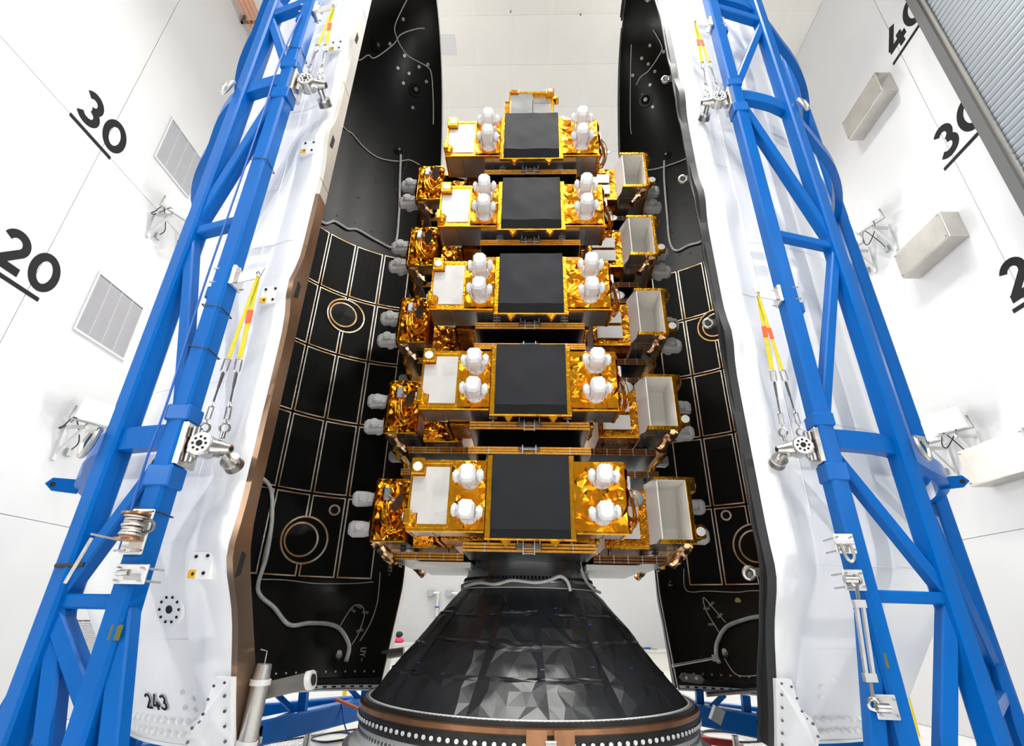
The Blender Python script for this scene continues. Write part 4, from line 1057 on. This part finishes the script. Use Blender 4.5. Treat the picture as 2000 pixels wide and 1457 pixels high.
for k in range(5):
    for i in range(20):
        if src is None: src = MB().cyl((0, -.006, 0), (0, .006, 0), .008, 6).build('rivet', 'steel', dp)
        o = src if (k == 0 and i == 0) else inst(src, dp)
        o.location = (-.5+i*.053, -HW, k*PITCH+.98)

# ---- one satellite (x along its face, y inward, z up; origin on the tower axis at body bottom)
FO, BO = -1.75, -1.37      # outer face, back of slab
UL, UR, HB = -1.18, .94, .685
def facets(mb, pos, nu, nv, jit, rnd, seed):
    """crumpled sheet: jittered grid pushed out at random, triangulated so every fold is a flat facet. pos(a, b, d)->point"""
    rg = random.Random(seed); idx = []
    for j in range(nv+1):
        for i in range(nu+1):
            ed = i in (0, nu) or j in (0, nv)
            a = (i+(0 if i in (0, nu) else rg.uniform(-jit, jit)))/nu; b = (j+(0 if j in (0, nv) else rg.uniform(-jit, jit)))/nv
            mb.v.append(tuple(pos(a, b, (rg.uniform(-1, 1)+.9*noise.noise((a*nu*.33+seed, b*nv*.33, seed*1.3)))*rnd*(.35 if ed else 1))))
    w_ = nu+1
    for j in range(nv):
        for i in range(nu):
            p = j*w_+i
            if rg.random() < .5: mb.f += [(p, p+1, p+w_+1), (p, p+w_+1, p+w_)]
            else: mb.f += [(p, p+1, p+w_), (p+1, p+w_+1, p+w_)]
    return mb
def foil_face(u0, u1, z0, z1, y, amp, sc, seed, nu, nv, axis='y', sign=-1, flat=.10):
    def pos(a, b, d):
        u = u0+(u1-u0)*a; z = z0+(z1-z0)*b
        dd = max(-.012, d+.012+crumple((u, z, seed), amp*.55, sc*.5, seed))
        return (u, y+sign*dd, z) if axis == 'y' else (y+sign*dd, u, z)
    return facets(MB(), pos, nu, nv, .42, amp*.34, int(seed*10))
def make_sat(white_under=False, struts=True, array=True):
    t = thing('satellite', 'x', 'satellite', (0, 0, 0), 0, 'satellites in the stack')
    P = lambda m, n, mt, par=t, smooth=False, **k: m.build(n, mt, par, smooth, **k)
    # slab body: top and back skins, silver underside, amber edges
    b = MB()
    b.bb((-.72, FO+.028, .02), (UR-.03, BO, HB-.014)); P(b, 'bus_body', 'amber_foil')
    P(MB().bb((UL+.02, FO+.03, 0), (UR-.02, BO, .018)), 'silver_underside', 'mirror_silver')
    P(MB().bb((UL, FO+.02, HB-.012), (UR, BO, HB)), 'top_skin', 'mirror_silver')
    for k in range(5):
        P(MB().bb((-.95+k*.42, FO+.05, -.004), (-.945+k*.42, BO-.02, 0)), 'underside_joint', 'steel_dark')
    # crumpled gold blankets on the outward face
    P(foil_face(-.775, -.43, .01, HB, FO, .044, 7, 1.0, 8, 14), 'gold_blanket', 'gold_foil', smooth=True, angle=26)
    P(foil_face(.44, UR, .01, HB, FO, .046, 6, 6.0, 11, 14), 'gold_blanket', 'gold_foil', smooth=True, angle=26)
    # gold taped edges
    P(MB().bev((UL, FO-.012, -.012), (-.43, FO+.03, .030), .006), 'edge_strip', 'gold_edge'); P(MB().bev((.44, FO-.012, -.012), (UR, FO+.03, .030), .006), 'edge_strip', 'gold_edge')
    P(MB().bev((UL, FO-.010, HB-.03), (-.43, FO+.03, HB+.012), .006), 'edge_strip', 'gold_edge'); P(MB().bev((.44, FO-.010, HB-.03), (UR, FO+.03, HB+.012), .006), 'edge_strip', 'gold_edge')
    P(MB().bev((-.800, FO-.016, .03), (-.770, FO+.02, HB-.02), .006), 'edge_strip', 'gold_edge'); P(MB().bev((UR-.025, FO-.012, .0), (UR+.012, FO+.03, HB), .006), 'edge_strip', 'gold_edge')
    P(MB().bev((UL-.006, FO-.010, .0), (UL+.012, FO+.03, HB), .005), 'edge_strip', 'gold_edge')
    P(MB().bb((UL+.01, FO, .03), (-.79, FO+.02, HB-.02)), 'gold_panel', 'gold_edge')
    # white radiator with two cut corners
    pl = [(-1.165, .163), (-1.085, .163), (-1.085, .062), (-.798, .062), (-.798, .622), (-1.040, .622), (-1.040, .522), (-1.165, .522)]
    P(MB().slab([(x, FO-.012, z) for x, z in pl], (0, .012, 0)), 'white_radiator', 'radiator_white')
    # corner brackets
    o = P(MB().bev((-1.185, FO-.075, .535), (-1.045, FO, .70), .01), 'corner_bracket', 'gold_edge')
    P(MB().cyl((-1.115, FO-.075, .608), (-1.115, FO-.084, .608), .047, 22), 'white_disc', 'sat_white', o, True)
    m = MB(); m.add([(-1.19, FO, .02), (-1.09, FO, .02), (-1.09, FO, .16), (-1.19, FO, .16), (-1.19, FO-.085, .045), (-1.12, FO-.05, .03), (-1.10, FO-.06, .15), (-1.19, FO-.085, .15)],
                    [(0, 1, 5, 4), (1, 2, 6, 5), (2, 3, 7, 6), (3, 0, 4, 7), (4, 5, 7), (5, 6, 7)])
    o = P(m, 'corner_bracket', 'gold_edge')
    o = P(MB().bev((-1.20, FO-.115, .045), (-1.14, FO-.0, .185), .008), 'corner_bracket', 'gold_edge')
    P(MB().cyl((-1.20, FO-.06, .115), (-1.209, FO-.06, .115), .047, 22), 'white_disc', 'sat_white', o, True)
    # black phased-array cover with a gold frame
    P(MB().bev((-.43, FO-.02, -.075), (.455, FO+.03, .755), .008), 'antenna_frame', 'gold_edge')
    def blk(u, v):
        return None
    m = MB()
    x0, x1, z0, z1, yb, yf = -.375, .40, -.062, .745, FO-.018, FO-.105
    n = 12
    def front(a, c):
        x = x0+.012+(x1-x0-.024)*a; z = z0+.072+(z1-z0-.084)*c
        d = .010*abs(noise.noise((x*3+5, z*3, 2.2)))+.006*noise.noise((x*2.0, z*7+x*6, .3))
        return (x, yf-d, z)
    m.grid(front, n, n)
    P(m, 'antenna_cover', 'antenna_black', smooth=True, angle=50)
    e = MB()
    xa, xb, za, zb_ = x0+.012, x1-.012, z0+.072, z1-.012
    e.add([(x0, yb, z0), (x1, yb, z0), (x1, yb, z1), (x0, yb, z1), (xa, yf+.003, za), (xb, yf+.003, za), (xb, yf+.003, zb_), (xa, yf+.003, zb_)],
          [(0, 1, 5, 4), (1, 2, 6, 5), (2, 3, 7, 6), (3, 0, 4, 7), (4, 5, 6, 7)])
    P(e, 'cover_skirt', 'antenna_black')
    for x in (-.22, .25):
        m = MB().slab([(x-.05, FO-.01, -.075), (x+.05, FO-.01, -.075), (x, FO-.01, -.14)], (0, .06, 0)); P(m, 'foil_gusset', 'gold_edge')
    # four white gimballed terminals
    gs = None
    for (gx, gz, ry) in ((-.590, .49, -.05), (-.585, .155, .08), (.715, .505, .05), (.705, .16, -.08)):
        if gs is None:
            g = MB()   # faceted head: octagonal prism seen end-on
            ring_ = lambda y, w_, h_, c: [(-w_+c, y, -h_), (w_-c, y, -h_), (w_, y, -h_+c), (w_, y, h_-c), (w_-c, y, h_), (-w_+c, y, h_), (-w_, y, h_-c), (-w_, y, -h_+c)]
            vv = ring_(-.09, .068, .066, .03)+ring_(-.17, .076, .082, .028)+ring_(-.30, .075, .088, .034)+ring_(-.335, .056, .066, .026)
            fs = [tuple(range(8))[::-1], tuple(range(24, 32))]
            for k in range(3): fs += [(k*8+i, k*8+(i+1) % 8, k*8+8+(i+1) % 8, k*8+8+i) for i in range(8)]
            g.add(vv, fs)
            g0 = P(g, 'gimbal_head', 'gimbal_white')
            subs = [P(MB().cyl((0, .005, -.0), (0, -.045, 0), .100, 28, .094), 'base_ring', 'gimbal_white', g0, True),
                    P(MB().cyl((0, -.045, 0), (0, -.10, 0), .075, 24, .070), 'azimuth_drum', 'gimbal_white', g0, True)]
            for sx in (-1, 1):
                subs.append(P(MB().slab([(sx*.088, -.03, -.045), (sx*.088, -.03, .045), (sx*.088, -.20, .05), (sx*.088, -.245, 0), (sx*.088, -.20, -.05)], (sx*.016, 0, 0)), 'yoke_arm', 'gimbal_white', g0))
                subs.append(P(MB().cyl((sx*.104, -.19, 0), (sx*.132, -.19, 0), .062, 20), 'side_motor', 'gimbal_white', g0, True))
                subs.append(P(MB().cyl((sx*.132, -.19, 0), (sx*.148, -.19, 0), .050, 20, .040), 'motor_cap', 'gimbal_white', g0, True))
            for k in range(8):
                a = 2*PI*k/8; subs.append(P(MB().cyl((math.cos(a)*.086, -.040, math.sin(a)*.086), (math.cos(a)*.086, -.052, math.sin(a)*.086), .006, 6), 'base_screw', 'steel', g0))
            gs = g0; o = g0
        else:
            o = inst(gs, t)
            for q in subs: inst(q, o)
        o.location = (gx, FO, gz); o.rotation_euler = (0, ry, 0)
    # left end: deep white tray
    P(MB().bb((UL+.44, BO-.36, .02), (UL+.455, BO, HB-.01)), 'tray_back', 'tray_white')
    P(MB().bb((UL, FO+.02, .02), (UL+.45, FO+.035, HB-.005)), 'tray_wall', 'tray_white')
    P(MB().bb((UL, FO+.035, HB-.03), (UL+.45, BO-.033, HB-.014)), 'tray_top', 'tray_white')
    P(MB().slab([(UL, BO-.03, .005), (UL+.25, BO+.055, .005), (UL+.25, BO+.055, HB-.02), (UL, BO-.03, HB)], (.004, -.012, 0)), 'tray_wall', 'sat_white'); P(MB().bb((UL+.0, BO-.045, .02), (UL+.45, BO-.033, HB-.01)), 'tray_wall', 'tray_white')
    P(MB().bb((UL, FO+.035, .019), (UL+.45, BO-.014, .030)), 'tray_floor', 'tray_white')
    P(MB().bev((UL-.012, FO, -.008), (UL+.012, BO, .035), .005), 'edge_strip', 'gold_edge'); P(MB().bev((UL-.012, FO, HB-.02), (UL+.012, BO, HB+.014), .005), 'edge_strip', 'gold_edge')
    P(MB().bev((UL-.014, FO-.012, .0), (UL+.012, FO+.03, HB), .005), 'edge_strip', 'gold_edge')
    rv = None
    for k in range(10):
        if rv is None: rv = P(MB().cyl((0, -.002, 0), (0, .006, 0), .007, 8), 'tray_rivet', 'hole_black'); o = rv
        else: o = inst(rv, t)
        o.location = (UL+.232, BO+.049, .10+k*.055)
    # right end: crumpled gold with cable loops, bracket and grey dish
    P(foil_face(FO+.01, BO, .01, HB, UR, .06, 9, 11.0, 12, 20, 'x', 1), 'end_blanket', 'gold_foil', smooth=True, angle=26)
    P(MB().bev((UR-.02, FO, -.01), (UR+.022, BO, .04), .006), 'edge_strip', 'gold_edge'); P(MB().bev((UR-.02, FO, HB-.04), (UR+.022, BO, HB+.01), .006), 'edge_strip', 'gold_edge')
    o = P(MB().revolve([(.0, .006), (.06, .002), (.10, -.006), (.105, -.012), (.10, -.014), (.0, -.004)], 26), 'dish', 'dish_grey', smooth=True)
    o.location = (UR+.14, BO-.10, .40); o.rotation_euler = (R_(62), R_(28), R_(-20))
    P(MB().cyl((0, 0, .0), (0, 0, .07), .012, 10), 'dish_boss', 'sat_white', o, True)
    o = P(MB().bev((UR+.02, BO-.28, .44), (UR+.09, BO-.20, .58), .012), 'dish_bracket', 'aluminium')
    P(MB().cyl((UR+.07, BO-.24, .50), (UR+.14, BO-.12, .42), .012, 10), 'dish_arm', 'aluminium', o, True)
    P(MB().cyl((UR+.05, BO-.24, .30), (UR+.05, BO-.24, .44), .014, 10, .008), 'dish_pin', 'sat_white', o, True)
    for k, (dy, dz, w_) in enumerate(((0, 0, .0), (.02, -.02, .03), (-.02, .02, .05), (.04, .01, .02), (-.03, -.04, .01))):
        pts = [(UR+.02, BO-.25+dy, .50+dz*.5), (UR+.08+w_, BO-.24+dy, .34+dz), (UR+.10+w_, BO-.20+dy, .18+dz), (UR+.07+w_, BO-.12+dy, .09+dz*.5), (UR+.05+w_, BO-.05+dy, .16), (UR+.02, BO-.03+dy*.5, .28+dz)]
        P(MB().tube(bez(pts, 6), .0065, 6), 'gold_cable', 'gold_edge', smooth=True)
    # inner box behind the slab with foil ends and radiators
    IB0, IB1 = BO+.05, -.84
    P(MB().bb((-.91, IB0, -.03), (.675, IB1, .60)), 'inner_box', 'amber_foil')
    P(foil_face(IB0, IB1, -.03, .60, .70, .06, 7, 21.0, 13, 14, 'x', 1), 'inner_blanket', 'amber_foil', smooth=True, angle=26)
    P(foil_face(IB0, IB1, -.03, .60, -.93, .035, 9, 31.0, 12, 14, 'x', -1), 'inner_blanket', 'amber_foil', smooth=True, angle=26)
    P(MB().bev((.69, IB0, -.04), (.735, IB1, -.005), .006), 'edge_strip', 'gold_edge'); P(MB().bev((-.965, IB0, -.04), (-.93, IB1, -.005), .006), 'edge_strip', 'gold_edge')
    P(MB().bb((-.985, IB0+.10, .06), (-.97, IB1-.05, .24)), 'end_radiator', 'radiator_white'); P(MB().bb((-.985, IB0+.10, .29), (-.97, IB1-.05, .46)), 'end_radiator', 'radiator_white')
    # folded solar array under the body: three panels edge-on
    if not array:
        P(MB().bb((-1.16, BO+.01, -.05), (.70, -.93, -.03)), 'silver_underside', 'mirror_silver')
        P(MB().bev((UL-.02, FO-.02, -.06), (UL+.02, -.92, .03), .006), 'edge_strip', 'gold_edge'); P(MB().bev((UL, -.95, -.06), (.7, -.92, .02), .006), 'edge_strip', 'gold_edge')
        o = P(MB().bev((UL-.06, FO-.02, -.10), (UL+.08, FO+.13, .0), .01), 'corner_bracket', 'gold_edge'); P(MB().cyl((UL+.01, FO+.055, -.10), (UL+.01, FO+.055, -.109), .045, 20), 'white_disc', 'sat_white', o, True)
        P(MB().bev((UL-.05, -1.10, -.08), (UL+.04, -.94, .02), .01), 'corner_bracket', 'amber_foil')
        return t
    for k, z in enumerate((-.090, -.120, -.152, .888, .860, .832)):
        o = P(MB().bb((-.645, -1.57, z-.010), (.645, -.74, z+.010)), 'solar_panel', 'solar_black')
        P(MB().bb((-.648, -1.578, z-.011), (.648, -1.57, z+.011)), 'panel_edge', 'kapton_edge', o)
        for sx in (-1, 1):
            P(MB().bb((sx*.645, -1.57, z-.011), (sx*.653, -.74, z+.011)), 'panel_edge', 'kapton_edge' if sx > 0 else 'brown_edge', o)
        for yy in (-1.45, -1.29, -1.13, -.97, -.81):
            for sx in (-1, 1): P(MB().bb((sx*.650, yy-.006, z-.012), (sx*.656, yy+.006, z+.012)), 'edge_clip', 'aluminium', o)
        for xx in (-.43, .43): P(MB().bb((xx-.005, -1.581, z-.012), (xx+.005, -1.577, z+.012)), 'edge_clip', 'aluminium', o)
    if white_under: P(MB().bb((-.60, -1.30, -.235), (.62, -.66, -.175)), 'white_deck', 'panel_white')
    o = P(MB().bev((-.115, -1.60, -.125), (.115, -1.575, -.085), .006), 'hinge_bracket', 'steel_dark')
    for sx in (-1, 1):
        P(MB().bev((sx*.09-.035, -1.615, -.14), (sx*.09+.035, -1.57, -.075), .008), 'hinge_block', 'steel_dark', o)
        P(MB().beam((sx*.055, -1.61, -.19), (sx*.055, -1.61, -.065), .010), 'hinge_pin', 'aluminium', o); P(MB().beam((sx*.11, -1.61, -.10), (sx*.11, -1.61, -.04), .010), 'hinge_pin', 'aluminium', o)
    for z in (-.135, -.18): P(MB().beam((-.06, -1.612, z), (.06, -1.612, z), .008), 'hinge_bar', 'aluminium', o)
    P(MB().bb((-.03, -1.61, -.11), (.03, -1.60, -.085)), 'hinge_spring', 'copper_band', o)
    hb2 = P(MB().bev((-.115, -1.60, .86), (.115, -1.575, .895), .006), 'hinge_bracket', 'steel_dark')
    for sx in (-1, 1): P(MB().beam((sx*.07, -1.605, .82), (sx*.07, -1.605, .91), .010), 'hinge_pin', 'aluminium', hb2)
    P(MB().beam((-.08, -1.607, .865), (.08, -1.607, .865), .008), 'hinge_bar', 'aluminium', hb2)
    for x in (-.45, .45):
        for yy in (-1.45, -.95): P(MB().cyl((x, yy, .68), (x, yy, .825), .018, 10), 'standoff', 'stainless', smooth=True)
    for x in (-.40, .42):
        P(MB().cyl((x, -1.50, -.09), (x, -1.50, .0), .016, 10), 'standoff', 'stainless', smooth=True); P(MB().bb((x-.045, -1.53, -.03), (x+.045, -1.47, -.01)), 'standoff_cap', 'steel_dark')
    for x in (-.5, .5):
        P(MB().cyl((x, -.95, -.09), (x, -.95, -.02), .02, 10), 'standoff', 'stainless', smooth=True)
    # copper foil wrapped struts under the outer edge
    for u_ in ((.84, -1.08) if struts else ()):
        p, q = Vector((u_, -1.71, .01)), Vector((u_*.97, -1.50, -.22)); m = MB()
        def st(a, b, p=p, q=q):
            ang = 2*PI*a; c = p.lerp(q, b); r = .068*(1-.35*b)*(1+.55*noise.noise((math.cos(ang)*2.2, math.sin(ang)*2.2, b*5+u_)))
            return c+Vector((1, 0, 0))*math.cos(ang)*r+Vector((0, .77, .64))*math.sin(ang)*r
        m.grid(st, 12, 12); P(m, 'wrapped_strut', 'copper_foil', smooth=True, angle=38)
    return t
sat = make_sat(False, False); satw = make_sat(True); sats = make_sat(False)
TN = ['bottom', 'second from bottom', 'middle', 'second from top', 'top']
protos = {'front': sat, 'low': satw, 'side': sats}; used = set()
for k in range(5):
    for (side, rz, dsc) in (('front', 0.0, 'satellite facing the viewer with black square cover, %s of the centre column'),
                            ('left', -PI/2, 'gold satellite seen end-on with grey dish, %s of the left column'),
                            ('right', PI/2, 'gold satellite seen end-on with open white tray, %s of the right column')):
        key = 'front' if side == 'front' else ('low' if k == 0 else 'side')
        o = copy_tree(protos[key]) if key in used else protos[key]
        used.add(key)
        o.location = (SX, SY, SZ0+PITCH*k); o.rotation_euler = (0, 0, rz)
        o['label'] = dsc % TN[k]
# the last satellite stands on end on top of the tower, silver underside to the viewer
o = make_sat(False, False, False); o['label'] = 'satellite standing upright on top of the stack, silver panel showing above the black cover'
o.rotation_mode = 'QUATERNION'
# local x -> -Z, local z -> +Y, local y -> -X  (outward side to +X)
Rm = Matrix(((0, -1, 0), (0, 0, 1), (-1, 0, 0)))
o.rotation_quaternion = Rm.to_quaternion(); o.location = (SX-1.32, 6.45, SZ0+8.30-1.18)
# ------------------------------------------------------------------ floor-level odds and ends
def cord(name, lab, pts, r=.012, mt='cable_black'):
    o = MB().tube(bez(pts, 6), r, 6).build(name, mt, None, True); tag(o, lab, 'cable'); return o
cord('floor_cable', 'black cable coiled on the floor behind the left fairing foot', [(-3.9, 8.4, .012), (-3.3, 9.2, .012), (-2.9, 9.6, .012), (-2.6, 9.3, .012), (-2.9, 8.9, .012), (-3.2, 9.2, .012), (-2.7, 9.9, .012), (-2.1, 10.1, .012), (-1.6, 9.4, .012)], .014)
cord('floor_cable', 'black cable looped on the floor behind the right fairing foot', [(4.6, 9.6, .012), (3.9, 10.3, .012), (3.2, 10.6, .012), (2.9, 10.1, .012), (3.3, 9.7, .012), (3.8, 9.9, .012), (3.4, 10.5, .012), (2.8, 10.4, .012)], .018)
cord('floor_cable', 'thin grey cable trailing across the floor beside the red jack', [(2.6, 8.6, .012), (3.0, 8.9, .012), (3.5, 8.7, .012), (4.4, 9.3, .012), (5.4, 9.0, .012)], .008, 'cable_pale')
cord('floor_cable', 'blue cable hanging in a loop beside the black cone at left', [(-2.6, 8.4, .62), (-2.45, 8.35, .25), (-2.2, 8.3, .12), (-2.0, 8.3, .35), (-1.85, 8.4, .5)], .010, 'cable_blue')
o = MB().cyl((-2.65, 8.3, .62), (-2.2, 8.28, .48), .022, 10).build('cable_connector', 'pipe_orange', None, True); tag(o, 'orange connector lead on the blue base beam at left', 'connector')
# black hoses hanging on the far left
cord('hose', 'thick black hose looped at the far left edge behind the blue legs', [(-5.9, 5.2, 1.15), (-6.15, 5.2, .9), (-6.25, 5.3, .55), (-6.1, 5.4, .25), (-5.8, 5.4, .35), (-5.7, 5.3, .8)], .035)
# blue cables bundle at left under the stand
t = thing('cable_bundle', 'tangle of blue cables piled under the left blue stand', 'cables', (-3.6, 4.45, 0))
for k in range(7):
    MB().tube(bez([(-.35+.1*k, -.05, .02), (0, .25+.10*k, .10+.03*k), (.35-.06*k, .05, .05), (.1, -.25+.08*k, .20), (-.35, -.1+.05*k, .04), (-.1, .2-.1*k, .3), (.2, .3, .03)]), .013, 6).build('cable', 'cable_blue', t, True)
# red trolley jack
t = thing('floor_jack', 'red wheeled floor jack beside the black cone', 'jack', (2.75, 8.9, 0), -.5)
MB().bev((-.28, -.06, .10), (.26, .06, .19), .02).build('jack_body', 'red_paint', t); MB().bev((.18, -.09, .05), (.34, .09, .15), .02).build('jack_head', 'red_paint', t)
for (x, y) in ((.26, -.11), (.26, .11), (-.2, -.1), (-.2, .1)): MB().cyl((x, y-.02, .06), (x, y+.02, .06), .06, 16).build('wheel', 'rubber_black', t, True)
MB().cyl((-.22, 0, .18), (-.30, .02, .55), .018, 10).build('jack_handle', 'stainless', t, True)
# wall units on the back wall
for (x, lab) in ((-3.9, 'wall-mounted valve with pipe drop on back wall, left one'), (-3.1, 'wall-mounted valve with pipe drop on back wall, beside the black cone')):
    t = thing('wall_valve', lab, 'valve', (x, 24.0, 2.45), 0, 'valves on the back wall')
    MB().bev((-.36, -.22, .02), (-.10, -.0, .30), .02).build('valve_box', 'lamp_grey', t)
    MB().cyl((-.1, -.12, .16), (.16, -.12, .16), .06, 12).build('valve_body', 'plate_white', t, True)
    MB().cyl((.1, -.12, .16), (.1, -.12, -.75), .07, 14).build('drop_pipe', 'plate_white', t, True)
    MB().cyl((.1, -.12, -.36), (.1, -.12, -.42), .085, 14).build('pipe_band', 'cable_blue', t, True)
    MB().cyl((.1, -.12, -.75), (.1, -.12, -.95), .04, 12).build('pipe_tip', 'steel', t, True)
# low white benches with odds on them
t = thing('work_bench', 'low white bench by the back wall at right', 'bench', (5.4, 22.6, 0))
MB().bb((-1.6, -.4, .62), (1.6, .4, .70)).build('bench_top', 'wall_white', t); MB().bb((-1.55, -.36, .0), (1.55, .36, .62)).build('bench_body', 'ceiling_white', t)
for i, (x, c, lab) in enumerate(((4.75, 'cable_blue', 'small blue object on the white bench'), (4.55, 'steel_dark', 'small dark object on the white bench'), (5.0, 'pad_cream', 'small tan object on the white bench'))):
    tag(MB().bev((x-.1, 22.4, .70), (x+.1, 22.6, .78), .02).build('bench_item', c), lab, 'tool')
t = thing('work_bench', 'low white bench by the back wall at left', 'bench', (-5.4, 22.6, 0))
MB().bb((-1.4, -.4, .66), (1.4, .4, .74)).build('bench_top', 'wall_white', t); MB().bb((-1.35, -.36, .0), (1.35, .36, .66)).build('bench_body', 'ceiling_white', t)
m = MB().grid(lambda u, v: Vector((-5.0, 22.4, .74))+Vector((math.sin(PI*v)*.24*math.cos(2*PI*u), math.sin(PI*v)*.16*math.sin(2*PI*u), .08+.09*-math.cos(PI*v)+.012*math.sin(9*u*PI))), 16, 8)
tag(m.build('folded_cloth', 'pink_cloth', None, True), 'pink cloth lying on the white bench at left', 'cloth')
m = MB().grid(lambda u, v: Vector((-5.0, 22.45, .93))+Vector((math.sin(PI*v)*.16*math.cos(2*PI*u), math.sin(PI*v)*.12*math.sin(2*PI*u), .10-.11*math.cos(PI*v))), 16, 8)
tag(m.build('cap', 'rubber_black', None, True), 'black cap on top of the pink cloth', 'cap')
# yellow bollard strips and casters glimpsed under the shells
t = thing('safety_bollard', 'yellow post glimpsed below the left fairing half', 'bollard', (-3.35, 11.0, 0)); MB().cyl((0, 0, .02), (0, 0, .75), .045, 14).build('post', 'paint_yellow', t, True); MB().cyl((0, 0, 0), (0, 0, .02), .11, 16).build('base', 'rubber_black', t, True)
t = thing('safety_bollard', 'yellow post standing behind the right blue stand legs', 'bollard', (6.6, 8.9, 0)); MB().cyl((0, 0, .02), (0, 0, .95), .045, 14).build('post', 'paint_yellow', t, True); MB().cyl((0, 0, 0), (0, 0, .02), .11, 16).build('base', 'rubber_black', t, True)
t = thing('hazard_bar', 'yellow and black striped barrier bar behind the right stand', 'barrier', (6.3, 10.6, 0))
for k in range(6): MB().slab([(-.45+k*.15, 0, 1.0), (-.30+k*.15, 0, 1.0), (-.25+k*.15, 0, 1.09), (-.40+k*.15, 0, 1.09)], (0, .02, 0)).build('stripe', 'hazard_black' if k % 2 else 'paint_yellow', t)
for x in (-.4, .4): MB().cyl((x, .03, 0), (x, .03, 1.05), .02, 10).build('post', 'paint_yellow', t, True)
t = thing('drive_unit', 'black motor drive with cables at the foot of the right stand', 'motor', (5.6, 5.9, 0))
MB().bev((-.22, -.16, .06), (.22, .16, .34), .02).build('gearbox', 'rubber_black', t); MB().cyl((.2, 0, .24), (.52, 0, .24), .11, 18).build('motor', 'steel_dark', t, True)
for k in range(3): MB().tube(bez([(-.1, -.1+.1*k, .34), (-.2, -.1+.1*k, .55), (-.45, -.05+.1*k, .45), (-.6, .05*k, .12)]), .016, 6).build('power_cable', 'cable_black', t, True)
t = thing('caster_wheel', 'black caster at the foot of the right fairing, under the blue leg', 'caster', (2.95, 4.7, 0))
MB().cyl((-.05, 0, .11), (.05, 0, .11), .11, 20).build('wheel', 'rubber_black', t, True); MB().bev((-.09, -.07, .13), (.09, .07, .30), .01).build('fork', 'steel_dark', t)
t = thing('rubber_chock', 'dark rubber paddle on the floor at the left of the base ring', 'chock', (-2.35, 7.3, 0))
MB().cyl((0, 0, .0), (0, 0, .05), .2, 20, .18).build('pad', 'rubber_black', t, True); MB().beam((.1, 0, .05), (.5, .1, .12), .08, .05).build('arm', 'steel_dark', t)
